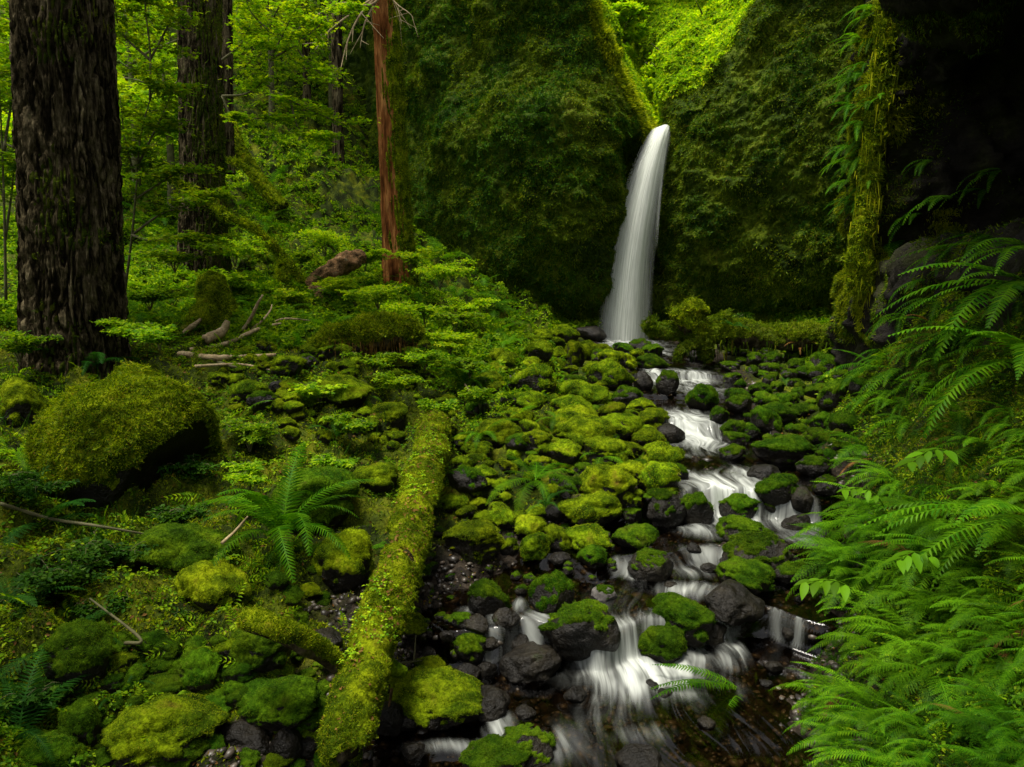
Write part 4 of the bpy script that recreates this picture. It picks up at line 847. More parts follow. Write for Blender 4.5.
# mossy stump (roots of second tree side)
Vl, Fl = tube(R3((214, 335, 10.2), (214, 312, 10.3), (212, 290, 10.5), (216, 276, 10.6)), [.40, .26, .2, .1], 48, 120, lumps(.4, 3, .10, 3))
ms_ = link('mossy_stump', mesh_of('mossy_stump', Vl, Fl), M['bark'], label='shaggy moss coated stump below the second trunk', cat='stump')
link('moss', mossy_tube(Vl, Fl, lambda N, V: N[:, 2] * .6 + .35, .04, 20000, .022, 9, .4, scale_noise=4), None, ms_)
# mossy leaning poles
for pts, rad, lab in (([(168, 175, 12.3), (220, 212, 12.4), (262, 235, 12.5), (285, 262, 12.6), (303, 282, 12.6)], [.03, .045, .05, .05, .04], 'thin bright mossy pole leaning down to the rotten log'),
                      ([(284, 262, 12.5), (282, 275, 12.4), (277, 295, 12.2)], [.05, .06, .05], 'short mossy post standing under the leaning pole'),
                      ([(228, 118, 20), (240, 150, 19.6), (262, 185, 19.2), (282, 208, 19)], [.12, .16, .18, .2], 'thick mossy pole leaning on the slope behind the second trunk'),
                      ([(222, 160, 17.8), (245, 168, 17.7), (275, 203, 17.5)], [.03, .04, .04], 'slender mossy stick on the slope beside the second trunk')):
    v_, f_ = tube(R3(*pts), rad, 24, 120, lumps(.15, 4)); b_ = link('leaning_pole', mesh_of('leaning_pole', v_, f_), M['bark'], label=lab, cat='dead pole')
    link('moss', mossy_tube(v_, f_, lambda N, V: N[:, 2] + .5, .02, 6000, .05, 10, .2), None, b_)
# dead branches in the clearing
DB = [([(190, 352, 0), (225, 346, 0), (262, 330, 0), (290, 325, 0), (318, 324, 0)], .022, 'pale grey branch lying across the clearing under the stump'),
      ([(243, 332, 0), (252, 318, .25), (258, 305, .4), (263, 297, .5)], .02, 'forked whitish branch sticking up in the clearing'),
      ([(252, 330, 0), (262, 322, .12), (270, 312, .25), (272, 306, .3)], .012, 'thin pale twig next to the forked branch'),
      ([(262, 330, .0), (275, 323, .1), (288, 320, .1), (310, 322, .1)], .015, 'short pale branch lying right of the forked one'),
      ([(183, 337, 0), (193, 329, .1), (201, 322, .15)], .03, 'broken pale stick end left of the forked branch'),
      ([(180, 357, 0), (215, 361, 0), (250, 360, .03), (275, 358, .05)], .03, 'mossy brown branch below the pale ones'),
      ([(170, 350, 0), (220, 365, 0), (245, 372, 0)], .018, 'dark thin branch slanting in front of the mossy brown one'),
      ([(205, 345, 0), (222, 337, .1), (228, 326, .2)], .05, 'thick dark branch stub behind the pale ones'),
      ([(195, 368, 0), (240, 366, .05), (272, 372, 0)], .014, 'light twig low at the front of the branch heap'),
      ([(125, 645, .1), (140, 640, .15), (90, 600, .2)], .01, 'curved bare twig in the dark plants at far left'),
      ([(0, 505, .1), (50, 520, .1), (100, 528, .15), (170, 540, .1)], .012, 'long bare twig below the huge boulder'),
      ([(222, 545, .1), (236, 532, .2), (248, 518, .3)], .012, 'light brown twig beside the sword fern'),
      ([(414, 663, .02), (415, 648, .1), (416, 636, .16)], .007, 'upright cut twig beside the log foot boulder'),
      ([(400, 664, .05), (412, 663, .06), (424, 661, .06)], .007, 'small fallen twig behind the log foot boulder'),
      ([(465, 385, .2), (474, 400, .12), (485, 415, .05)], .012, 'pale stick slanting down at the edge of the pile'),
      ([(392, 690, .25), (388, 715, .1), (386, 735, 0)], .008, 'reddish twig on the large boulder by the log foot')]
for i, (pts, rad, lab) in enumerate(DB):
    if i < 9: rad *= 1.35
    q = []
    for (u, v, up) in pts: g = hit(u, v, up); q.append(g + np.array([0, 0, rad]))
    v_, f_ = tube(q, [rad, rad * .9, rad * .5], 10, 40, lumps(.2, 12)); link('dead_branch', mesh_of('dead_branch', v_, f_), M['deadwood' if 'pale' in lab or 'light' in lab or 'whitish' in lab else ('rotwood' if 'reddish' in lab else 'twig')], label=lab, cat='branch')
# ------------------------------------------------------------------ trees
def crown_mesh(center, radii, n, size, seed, clumps=26, tmpl=SPRIG):
    r = np.random.RandomState(seed); cc = r.normal(size=(clumps, 3)); cc /= np.linalg.norm(cc, axis=1)[:, None]; cc *= r.rand(clumps, 1) ** .45
    cc = cc * radii + center; k = r.randint(0, clumps, n)
    p = cc[k] + r.normal(size=(n, 3)) * np.array(radii) * np.array([.16, .16, .07])
    return scatter(tmpl[0], tmpl[1], p, frames(np.array([0, 0, 1.]) + .45 * r.normal(size=(n, 3)), r=r), size * r.uniform(.6, 1.4, n))
def furrow(nf, amp, sc=2.0):
    def f(th, L, rr, D):
        q = np.stack([np.cos(th) * nf / 3, np.sin(th) * nf / 3, L * sc * .45], -1).reshape(-1, 3)
        w = noise3(q * .6 + 8).reshape(rr.shape)
        q2 = np.stack([np.cos(th + .12 * w) * nf, np.sin(th + .12 * w) * nf, L * sc], -1).reshape(-1, 3)
        n = np.abs(noise3(q2)).reshape(rr.shape); fine = np.abs(noise3(q2 * np.array([3, 3, 1.4]))).reshape(rr.shape)
        pl = noise3(q2 * np.array([1, 1, 4.]) + 3).reshape(rr.shape)
        return rr * (1 + amp * (ss(n, 0, .38) - .6) + amp * .8 * (fine - .2) + amp * .22 * pl + .04 * w)
    return f
def big_tree(pts, rads, mat, label, moss, crown, segs, rows, nf, amp, sc=2.0, nm='conifer_tree'):
    V, Fs = tube(pts, rads, segs, rows, furrow(nf, amp, sc))
    root = bpy.data.objects.new(nm, None); COL.objects.link(root); base = np.array(pts[0]); root.location = [float(c) for c in base]; tag(root, label, 'tree')
    bpy.context.view_layer.update()
    tr = link('trunk', mesh_of('trunk', V - base, Fs), mat, root)
    if moss:
        me = mossy_tube(V, Fs, moss[0], moss[1], moss[2], moss[3], 31, .3, len(moss) < 5, 2.5)
        n = len(me.vertices); co = np.empty(n * 3, np.float32); me.vertices.foreach_get('co', co); co = co.reshape(-1, 3) - base.astype(np.float32); me.vertices.foreach_set('co', co.ravel()); me.update(); link('moss', me, None, tr)
    if crown:
        v, f = crown_mesh(np.array(crown[0]) - base, crown[1], crown[2], crown[3], crown[4]); link('crown', mesh_of('crown', v, f), M['leaf_dark'], root)
    return root
def up_path(a, b, ztop):
    a, b = np.array(a), np.array(b); d = (b - a) / (b[2] - a[2]); return [a + d * t * (ztop - a[2]) for t in (0, .1, .25, .5, .75, 1)]
b0, t0 = P(78, 385, 7.9), P(63, 0, 7.9); b0[2] = tz(b0[0], b0[1]) - .15
pa = up_path(b0, t0, 17); wpx = 98 / 2 * 7.8 / F * .80
big_tree([pa[0]] + [pa[0] + (pa[1] - pa[0]) * .25] + pa[1:], [wpx * 1.42, wpx * 1.18, wpx * 1.1, wpx * 1.03, wpx * .95, wpx * .75, wpx * .6], M['tree_bark'], 'thickest dark tree trunk with deep furrowed bark at the left',
         (lambda N, V: N[:, 0] * .9 - .88 + .25 * noise3(V * .8), .014, 12000, .026), ((pa[4][0] - 2.0, pa[4][1], 15.5), (3.2, 3.2, 2.6), 400, .6, 1), 300, 1100, 10, .10, 3.4)
b0, t0 = P(206, 312, 13.3), P(199, 0, 13.3); b0[2] = tz(b0[0], b0[1]) - .2
pa = up_path(b0, t0, 19); w2 = 44 / 2 * 12.8 / F * .86
big_tree(pa, [w2 * 1.35, w2 * 1.1, w2, w2 * .95, w2 * .7, w2 * .5], M['tree_bark'], 'second dark furrowed trunk behind bright leaves, right of the thickest one',
         (lambda N, V: N[:, 0] * .9 - .72 + .2 * noise3(V * .8), .02, 9000, .05), ((pa[4][0] - 1, pa[4][1] + 1, 17), (2.8, 2.8, 2.4), 300, .6, 2), 220, 700, 8.5, .10, 2.6)
b0, t0 = P(400, 290, 15), P(384, 0, 15); b0[2] = tz(b0[0], b0[1]) - .2
pa = up_path(b0, t0, 17); w3 = 26 / 2 * 14.7 / F * .9
big_tree(pa, [w3 * 1.5, w3 * 1.2, w3 * 1.05, w3, w3 * .9, w3 * .6], M['bark_red'], 'slim reddish brown trunk with moss down its right side before the left cliff',
         (lambda N, V: N[:, 0] * .75 - .16 + .3 * noise3(V * 1.5) - .12 * np.maximum(V[:, 2] - 5.2, 0), .035, 12000, .045, 0), ((pa[4][0] - .5, pa[4][1], 15.5), (2.4, 2.4, 2.2), 300, .5, 3), 120, 500, 3.5, .07, 1.2)
b0, t0 = P(226, 158, 19), P(226, 60, 19); pa = up_path(b0 - np.array([0, 0, .4]), t0, 17)
big_tree(pa, [.22, .18, .17, .16, .12, .1], M['tree_bark'], 'slim black trunk just behind the second trunk', None, ((pa[4][0], 20, 16), (2.4, 2.4, 2), 500, .5, 4), 60, 200, 4, .06)
for k, (u, v, Yd, rad, lab) in enumerate([(340, 215, 24, .18, 'dark distant trunk in the shade left of the red one'), (310, 180, 26, .14, 'thin dark distant trunk on the slope between the second and red trunks')]):
    g = P(u, v, Yd); g[2] = tz(g[0], g[1]) - .3
    big_tree(up_path(g, g + np.array([.1, 0, 5]), 19), [rad * 1.3, rad, rad, rad, rad * .7, rad * .4], M['tree_bark'], lab, None, ((g[0], g[1], 17.5), (2.5, 2.5, 2), 500, .5, 40 + k), 40, 120, 4, .06)

# leafy trees and shrubs: stems, twigs and leaves laid in tiers
def leafy(name, label, cat, stems, nleaf, lsize, seed, mat='leaf_lit', tmpl=MAPLE, spread=.22, group=None, bark='twig', rad=.02, tilt=.28, start=.35):
    r = np.random.RandomState(seed); root = bpy.data.objects.new(name, None); COL.objects.link(root)
    base = np.array(stems[0][0]); root.location = [float(c) for c in base]; tag(root, label, cat, group)
    parts = []; ctr = []
    for pts in stems:
        pts = np.array(pts) - base; L = np.linalg.norm(np.diff(pts, axis=0), axis=1).sum()
        parts.append(tube(pts, [rad, rad * .6, rad * .25], 6, 24)); C = catmull(pts, 60)
        for k in range(max(3, int(L * 5))):
            t = r.uniform(start, 1); p = C[int(t * 59)]; a = r.uniform(0, 2 * pi); l_ = r.uniform(.4, 1.2) * spread * 2
            e = p + np.array([cos(a) * l_, sin(a) * l_, r.uniform(-.05, .12) * l_])
            parts.append(tube([p, (p + e) / 2 + np.array([0, 0, .03]), e], [rad * .3, rad * .2, rad * .1], 4, 5, cap=False)); ctr += [p + (e - p) * f for f in (.5, .75, 1)]
        ctr += list(C[int(start * 60)::6])
    v, f = join(parts); link('stem', mesh_of('stem', v, f), M[bark], root)
    ctr = np.array(ctr); k = r.randint(0, len(ctr), nleaf)
    p = ctr[k] + r.normal(size=(nleaf, 3)) * np.array([spread * .42, spread * .42, spread * .12])
    v, f = scatter(tmpl[0], tmpl[1], p, frames(np.array([0, 0, 1.]) + tilt * r.normal(size=(nleaf, 3)), r=r), lsize * r.uniform(.55, 1.3, nleaf))
    link('leaves', mesh_of('leaves', v, f, smooth=False), M[mat], root)
    return root
leafy('vine_maple', 'bright vine maple sapling with tiered leaves between the two dark trunks', 'tree', [R3((124, 300, 9.6), (132, 235, 9.6), (137, 180, 9.6), (140, 140, 9.7), (150, 100, 9.8), (165, 60, 9.9)),
      R3((132, 235, 9.6), (160, 215, 9.6), (190, 205, 9.5), (218, 190, 9.4)), R3((134, 200, 9.6), (165, 180, 9.7), (190, 165, 9.7)), R3((136, 180, 9.6), (125, 140, 9.8), (120, 95, 10)),
      R3((138, 165, 9.7), (160, 120, 10), (175, 85, 10.1)), R3((132, 235, 9.6), (150, 240, 9.3), (185, 238, 9.2), (225, 250, 9.1)), R3((150, 100, 9.8), (150, 50, 9.9), (145, 0, 10), (150, -40, 10)),
      R3((150, 60, 9.9), (120, 30, 10), (115, -10, 10)), R3((150, 60, 9.9), (170, 20, 10), (178, -20, 10))], 7000, .056, 21)
leafy('vine_maple', 'vine maple with arching pale branch and lime leaves right of the second trunk', 'tree', [R3((222, 96, 12), (245, 94, 12), (262, 82, 12), (270, 60, 12), (268, 30, 12)),
      R3((262, 82, 12), (290, 100, 12), (315, 112, 12.1), (345, 125, 12.2)), R3((270, 60, 12), (295, 45, 12), (320, 25, 12), (340, 2, 12)), R3((290, 100, 12), (300, 130, 12), (325, 140, 12)),
      R3((268, 30, 12), (250, 10, 12), (240, -25, 12)), R3((222, 96, 12), (235, 120, 12), (262, 118, 12), (285, 118, 12)), R3((295, 45, 12), (310, 65, 12), (335, 85, 12)), R3((270, 60, 12), (285, 30, 12), (300, 0, 12)),
      R3((222, 60, 12), (240, 45, 12), (250, 25, 12))], 5000, .056, 22)
leafy('vine_maple', 'leafy vine maple at the far left edge behind the thickest trunk', 'tree', [R3((6, 300, 9), (4, 200, 9), (0, 100, 9.2), (-5, -10, 9.3)), R3((4, 200, 9), (-10, 150, 9.1), (-15, 80, 9)), R3((4, 150, 9), (12, 90, 9.6), (10, 30, 9.8)),
      R3((5, 240, 9), (12, 190, 9.3), (14, 160, 9.5))], 2600, .06, 23)
# bare twigs near the red trunk
def twig_spray(label, base_px, ends, rad, mat='deadwood'):
    parts = []; b = P(*base_px); 
    for e in ends:
        pts = [b] + R3(*e); parts.append(tube(pts, [rad, rad * .7, rad * .3], 5, 24))
        q = catmull(pts, 24)
        for k in (8, 12, 16, 20): d = rng.normal(size=3) * .25 + np.array([0, 0, -.25]); parts.append(tube([q[k], q[k] + d * .5, q[k] + d], [rad * .4, rad * .3, rad * .15], 4, 6, cap=False))
    v, f = join(parts); link('bare_branch', mesh_of('bare_branch', v, f), M[mat], label=label, cat='branch')
twig_spray('spray of bare pale twigs hanging left of the red trunk', (384, -10, 14.8), [[(362, 12, 14.4), (348, 40, 14.2), (340, 72, 14)], [(366, 20, 14.5), (360, 48, 14.4)], [(370, 5, 14.5), (340, 3, 14.2), (322, 12, 14), (310, 22, 14)], [(356, 10, 14.4), (330, 30, 14), (315, 50, 13.8)]], .025)
twig_spray('few thin bare twigs right of the red trunk top', (384, -10, 14.8), [[(398, 5, 14.5), (408, 12, 14.3), (414, 18, 14.3)], [(396, 5, 14.6), (402, 25, 14.5)]], .015)
SH = [(175, 262, 9.2, 60, 26, 'leaf_lit', 'bright low shrub in front of the second trunk base'), (235, 255, 11.5, 55, 30, 'leaf_lit', 'feathery lit shrub right of the second trunk base'),
      (150, 300, 9, 60, 26, 'leaf_mid', 'green shrub between the two dark trunk bases'), (270, 262, 13.5, 50, 28, 'leaf_mid', 'mid green shrub behind the leaning mossy pole'),
      (325, 245, 16, 46, 30, 'leaf_mid', 'shrub on the slope left of the red trunk'), (365, 262, 14.2, 34, 24, 'leaf_mid', 'shrub touching the left side of the red trunk'),
      (410, 262, 14, 50, 26, 'leaf_lit', 'bright shrub in front of the red trunk base'), (440, 278, 13, 50, 30, 'leaf_lit', 'bright shrub right of the red trunk, near the dark cliff'),
      (378, 300, 11.5, 50, 24, 'leaf_mid', 'low leafy shrub above the short thick log'), (425, 315, 11, 50, 28, 'leaf_mid', 'leafy shrub right of the short thick log'),
      (470, 310, 13, 40, 22, 'leaf_mid', 'small shrub at the edge of the dark cliff foot'), (450, 345, 9.5, 44, 24, 'leaf_lit', 'lit leafy plant clump above the boulder pile'),
      (470, 370, 9, 40, 20, 'leaf_mid', 'green leafy clump at the left end of the boulder pile'), (400, 385, 8, 40, 20, 'leaf_mid', 'leafy clump in the clearing above the log end'),
      (350, 430, 6.8, 40, 22, 'leaf_mid', 'leafy plants left of the upper log'), (300, 300, 12, 40, 20, 'leaf_mid', 'leafy clump behind the forked pale branch'),
      (60, 590, 4.0, 80, 60, 'leaf_dark', 'dark leafy shrub below the huge boulder at far left'), (20, 500, 4.8, 70, 50, 'leaf_dark', 'dim leafy shrub at the left edge'),
      (110, 560, 4.3, 60, 40, 'leaf_dark', 'dark shrub with star leaves under the huge boulder'), (20, 350, 7, 50, 30, 'leaf_mid', 'leafy plants left of the thickest trunk foot'),
      (725, 322, 14.5, 34, 14, 'leaf_dark', 'small green plant behind the fallen log near the rootball'), (160, 340, 7.2, 50, 26, 'leaf_mid', 'leafy plants at the right foot of the thickest trunk'),
      (190, 480, 5.6, 40, 40, 'leaf_dark', 'slender plant right beside the huge boulder dark side'), (250, 440, 6.3, 50, 30, 'leaf_mid', 'low leafy clump behind the large sword fern'),
      (265, 590, 4.4, 40, 30, 'leaf_mid', 'low leafy plant under the sword fern'), (440, 410, 7.6, 40, 20, 'leaf_mid', 'leafy clump at the upper end of the long log'),
      (150, 628, 3.9, 60, 30, 'leaf_dark', 'dark low plant between the shaggy boulder and the long twig'), (30, 700, 3.2, 60, 44, 'leaf_dark', 'dark leafy plant behind the corner fern'),
      (105, 610, 3.9, 56, 34, 'leaf_dark', 'dark star leaved plant above the shaggy boulder'), (10, 630, 3.6, 60, 50, 'leaf_dark', 'dim leafy plant at the left edge below the shaded fern'),
      (215, 560, 4.6, 40, 26, 'leaf_mid', 'small leafy plant on the shaggy moss mounds'), (180, 520, 4.9, 46, 30, 'leaf_dark', 'dark plant under the front of the huge boulder'),
      (250, 480, 5.4, 40, 26, 'leaf_mid', 'low plant with small leaves just behind the large sword fern, left side'), (340, 470, 5.9, 36, 22, 'leaf_mid', 'small leafy plant between the sword fern mound and the log'),
      (395, 318, 10.5, 46, 24, 'leaf_mid', 'spreading plant over the right end of the short thick log'), (340, 290, 12.3, 46, 24, 'leaf_lit', 'lit leafy clump just below the rotten log'),
      (455, 322, 10.5, 44, 24, 'leaf_lit', 'bright leafy plant halfway between the short thick log and the dark cliff'), (425, 362, 8.6, 44, 22, 'leaf_mid', 'round leafy plant below the lit clump above the pile'),
      (480, 400, 8.0, 36, 20, 'leaf_mid', 'leafy plant right of the upper end of the long log'), (230, 285, 11.4, 44, 24, 'leaf_lit', 'lit leafy plant behind the shaggy stump'),
      (300, 262, 13.6, 44, 26, 'leaf_mid', 'green plant right behind the leaning pole foot'), (135, 335, 7.6, 44, 26, 'leaf_mid', 'small leafy plant hugging the thickest trunk'),
      (320, 395, 7.6, 44, 20, 'leaf_mid', 'low leafy plant in the middle of the clearing'), (375, 365, 8.4, 40, 20, 'leaf_mid', 'leafy plant below the short thick log')]
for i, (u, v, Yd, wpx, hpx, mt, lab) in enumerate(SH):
    if mt == 'leaf_mid' and u > 215 and v < 350: mt = 'leaf_lit'  # this band of shrubs takes the lit leaf colour
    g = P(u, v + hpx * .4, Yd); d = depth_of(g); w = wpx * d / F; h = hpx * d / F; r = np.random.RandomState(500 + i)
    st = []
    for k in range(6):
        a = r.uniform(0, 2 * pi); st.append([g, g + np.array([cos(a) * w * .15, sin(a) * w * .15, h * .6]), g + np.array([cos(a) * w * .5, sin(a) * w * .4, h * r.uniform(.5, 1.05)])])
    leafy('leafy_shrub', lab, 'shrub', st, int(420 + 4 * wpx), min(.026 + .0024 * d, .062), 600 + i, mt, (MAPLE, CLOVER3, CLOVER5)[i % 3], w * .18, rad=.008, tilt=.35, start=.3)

# trees of the gorge behind the notch and the slope, and crowns overhead
def bg_tree(x, y, z0, h, rad, n, size, mat, label, seed, group=None, clumps=30):
    root = bpy.data.objects.new('broadleaf_tree', None); COL.objects.link(root); root.location = (x, y, z0); tag(root, label, 'tree', group)
    v, f = tube([(0, 0, -.5), (.1, 0, h * .4), (0, .1, h * .9)], [.12, .09, .03], 10, 20, lumps(.1, 3))
    ps = [(v, f)]; r = np.random.RandomState(seed)
    for k in range(7):
        a = r.uniform(0, 2 * pi); z = h * r.uniform(.3, .8); ps.append(tube([(0, 0, z), (cos(a) * rad * .4, sin(a) * rad * .4, z + .3), (cos(a) * rad * .9, sin(a) * rad * .9, z + .5)], [.04, .03, .01], 6, 10))
    v, f = join(ps); link('trunk', mesh_of('trunk', v, f), M['twig'], root)
    v, f = crown_mesh(np.array([0, 0, h * .62]), (rad, rad, h * .42), n, size, seed, clumps, MAPLE); link('crown', mesh_of('crown', v, f, smooth=False), M[mat], root)
GT = 'trees lit beyond the notch above the waterfall'
bg_tree(4.9, 22.6, 8.0, 1.9, .8, 1500, .10, 'leaf_lit', 'small tree just above the waterfall lip, light put in its yellow green leaf colour', 70)
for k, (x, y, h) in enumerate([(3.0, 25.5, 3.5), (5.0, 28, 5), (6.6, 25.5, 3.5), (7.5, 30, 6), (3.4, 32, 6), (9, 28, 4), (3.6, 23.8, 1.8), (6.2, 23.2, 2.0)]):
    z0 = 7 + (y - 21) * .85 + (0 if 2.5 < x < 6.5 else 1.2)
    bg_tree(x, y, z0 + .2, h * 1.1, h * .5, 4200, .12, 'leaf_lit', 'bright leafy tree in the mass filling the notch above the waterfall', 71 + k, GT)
GH = 'leafy trees on the upper left slope'
for k, (u, v, Yd, h) in enumerate([(20, 120, 20, 6), (130, 110, 19, 5), (165, 130, 18, 4), (270, 100, 25, 6), (330, 90, 27, 7), (100, 60, 24, 7), (240, 40, 28, 7), (150, 30, 27, 7), (10, 30, 26, 8), (300, 20, 30, 8), (350, 30, 31, 8), (60, 220, 15, 3)]):
    g = P(u, v, Yd); z0 = tz(g[0], g[1])
    bg_tree(g[0], g[1], z0, h, h * .4, 1700, .12, 'leaf_lit' if k % 2 else 'leaf_mid', 'leafy green tree among those on the slope behind the trunks', 90 + k, GH)

# ------------------------------------------------------------------ ferns
def frond(L, n, W, style, lift, droop, seed, pw=.5):
    r = np.random.RandomState(seed); V = []; Fc = []
    m = 40; ts = np.linspace(0, 1, m); ang = lift - droop * ts ** 1.2; st = np.stack([np.cos(ang), np.sin(ang)], 1) * L / (m - 1)
    C = np.vstack([[0, 0], np.cumsum(st, 0)[:-1]]); 
    def at(t):
        y, z = np.interp(t, ts, C[:, 0]), np.interp(t, ts, C[:, 1]); a = np.interp(t, ts, ang); return np.array([0, y, z]), np.array([0, cos(a), sin(a)]), np.array([0, -sin(a), cos(a)])
    w0 = .006 * L + .0012
    for k in range(12):
        p, T, N = at(k / 11); ww = w0 * (1 - .8 * k / 11); V += [p + np.array([-ww, 0, 0]), p + np.array([ww, 0, 0])]
        if k: b = len(V) - 4; Fc.append([b, b + 1, b + 3, b + 2])
    F3 = []
    for k in range(n):
        t = .10 + .89 * (k / (n - 1)); p, T, N = at(t); s_ = (t - .10) / .9
        if style == 'sword': w = W * min(1, .55 + s_ * 3) * (1 - s_) ** .55 + .01 * L
        elif style == 'lady': w = W * (sin(pi * min(1, (s_ * .86 + .14)) ** .8) ** .9) + .01 * L
        else: w = W * min(1, .4 + s_ * 3) * (1 - s_ ** 2.2) + .006 * L
        sp = L * .9 / n
        for s in (-1, 1):
            fw = radians(r.uniform(12, 22) + 25 * s_); D = np.array([s, 0, 0]) * cos(fw) + T * sin(fw); D = D - N * r.uniform(.02, .22); D /= np.linalg.norm(D)
            E = np.cross(N, D); E /= np.linalg.norm(E); E = E if E @ T > 0 else -E
            if style == 'lady' and w > .02:
                mm = max(4, int(w / (sp * .42))); mm = min(mm, 11)
                for j in range(mm):
                    q = p + D * w * (j + .3) / mm - N * .12 * w * (j / mm) ** 2; pl = sp * .62 * (1 - .75 * j / mm)
                    for e in (-1, 1):
                        d2 = E * e * .9 + D * .5; b = len(V); hw = D * w / mm * .42
                        V += [q - hw, q + d2 * pl * .6 + hw * .9, q + d2 * pl, q + hw * .6]; F3 += [[b, b + 3, b + 1], [b, b + 1, b + 2]]
            else:
                b = len(V); h = sp * pw; V += [p - E * h * .6, p + E * h * .6, p + D * w * .5 + E * h * .75 + N * .02 * w, p + D * w - N * .12 * w + E * h * .2, p + D * w * .5 - E * h * .6 + N * .02 * w]
                F3 += [[b, b + 4, b + 3], [b, b + 3, b + 2], [b, b + 2, b + 1]]
    return mesh_of('frond', np.array(V), [np.array(Fc), np.array(F3)], smooth=False)
FR = {}
def fronds_of(style):
    if style not in FR:
        FR[style] = {'sword': [frond(1, 34, .13, 'sword', 1.15 - .1 * i, 1.5 + .2 * i, i, .36) for i in range(4)],
                     'lady': [frond(1, 24, .145, 'lady', .8 - .15 * i, 1.1 + .2 * i, 10 + i) for i in range(4)],
                     'wall': [frond(1, 30, .095 + .012 * i, 'sword' if i % 2 else 'spear', .5 - .12 * i, .8 + .2 * i, 20 + i, .42) for i in range(5)],
                     'drip': [frond(1, 20, .14, 'sword', .1, 1.1 + .2 * i, 30 + i, .42) for i in range(3)],
                     'spear': [frond(1, 28, .10, 'spear', .35, .9 + .2 * i, 40 + i, .34) for i in range(3)]}[style]
    return FR[style]
def fern(loc, size, nf, style, label, mat='fern', az=None, fan=None, tilt=(0, 0), group=None, seed=0, cat='fern', leave=None):
    r = np.random.RandomState(seed + 900); root = bpy.data.objects.new('fern', None); COL.objects.link(root); root.location = [float(c) for c in loc]; tag(root, label, cat, group)
    vs = fronds_of(style)
    for k in range(nf):
        a = 2 * pi * k / nf + r.uniform(-.3, .3) if az is None else az + fan * (2 * (k + .5) / nf - 1) + r.uniform(-.15, .15)
        me = vs[r.randint(len(vs))]
        o = bpy.data.objects.new('frond', me); COL.objects.link(o); o.parent = root
        if not me.materials: me.materials.append(M['fern'])
        if mat == 'fern' and style in ('wall', 'lady') and az is not None and r.rand() < .012: o.material_slots[0].link = 'OBJECT'; o.material_slots[0].material = M['fern_dead']
        if mat != 'fern':
            o.material_slots[0].link = 'OBJECT'; o.material_slots[0].material = M[mat]
        s = size * r.uniform(.7, 1.1); o.scale = (s, s, s); o.rotation_euler = (r.uniform(-.25, .25) + tilt[0], r.uniform(-.2, .2) + tilt[1], a - pi / 2)
    return root
FN = [(288, 545, 126, 17, 'sword', 'fern', 'large bright sword fern with arching fronds left of the long log'), (535, 492, 64, 9, 'lady', 'fern', 'soft green fern in front of the boulder pile'),
      (92, 372, 78, 9, 'sword', 'fern_dark', 'dark sword fern arching at the foot of the thickest trunk'), (402, 360, 46, 7, 'sword', 'fern', 'fern standing in front of the short thick log, right end'),
      (566, 385, 22, 6, 'lady', 'fern', 'tiny bright fern in a gap below the pointed boulder'), (522, 330, 32, 8, 'lady', 'fern', 'feathery fern at the back left of the boulder pile'),
      (487, 308, 40, 8, 'lady', 'fern', 'upright feathery fern at the foot of the dark left cliff'), (25, 735, 130, 8, 'sword', 'fern_dark', 'dark sword fern with long fronds in the bottom left corner'),
      (125, 690, 50, 5, 'sword', 'fern_dark', 'small dark fern above the loaf shaped boulder'), (256, 312, 46, 9, 'lady', 'fern', 'fresh green fern behind the forked pale branch'),
      (336, 438, 50, 6, 'sword', 'fern_dark', 'tall thin fern in the clearing left of the log end'), (50, 520, 80, 9, 'lady', 'fern_dark', 'dim fern below the huge boulder on its left'),
      (520, 425, 34, 7, 'lady', 'fern', 'low fern growing over a boulder of the pile'), (372, 545, 46, 7, 'lady', 'fern', 'small fern leaning on the left side of the log'),
      (733, 325, 26, 7, 'lady', 'fern_dark', 'small fern on top of the fallen log by the rootball'), (800, 348, 26, 7, 'sword', 'fern_dead', 'withered brown fern drooping on the fallen log'),
      (15, 600, 70, 8, 'lady', 'fern_dark', 'shaded fern at the left edge, lower middle'), (150, 320, 60, 9, 'lady', 'fern', 'fern right of the thickest trunk'),
      (455, 300, 44, 9, 'lady', 'fern', 'fern under the bright shrub right of the red trunk'), (500, 330, 34, 8, 'lady', 'fern', 'fern between the dark cliff foot and the pile'),
      (430, 340, 44, 8, 'lady', 'fern', 'fern right of the short thick log'), (340, 300, 40, 8, 'lady', 'fern', 'fern below the rotten log'), (370, 285, 36, 8, 'lady', 'fern', 'fern left of the red trunk foot'),
      (60, 640, 80, 7, 'lady', 'fern_dark', 'dark lacy fern over the shaggy boulder at far left'), (20, 450, 60, 8, 'lady', 'fern', 'green fern left of the huge boulder'),
      (785, 385, 22, 6, 'lady', 'fern_dark', 'small dark fern under the fallen log'), (600, 468, 34, 7, 'lady', 'fern', 'soft fern between the stones behind the largest bright boulder'), (556, 428, 30, 7, 'lady', 'fern', 'small fern right of the fern covered boulder'), (482, 445, 44, 8, 'lady', 'fern', 'fern at the left end of the angular sloping boulder'),
      (462, 392, 44, 8, 'sword', 'fern', 'fern between the upper end of the long log and the pile'), (508, 352, 34, 7, 'lady', 'fern', 'feathery fern over the top left boulders of the pile'), (590, 385, 20, 6, 'lady', 'fern', 'tiny fern left of the big round boulder under the falls'), (360, 395, 44, 8, 'lady', 'fern', 'fern in the clearing below the short thick log'),
      (300, 345, 36, 8, 'lady', 'fern', 'fern just right of the pale fallen branches'), (240, 420, 50, 8, 'lady', 'fern', 'fern between the huge boulder and the clearing'), (545, 520, 36, 7, 'sword', 'fern_dark', 'little dark fern at the foot of the soft green one')]
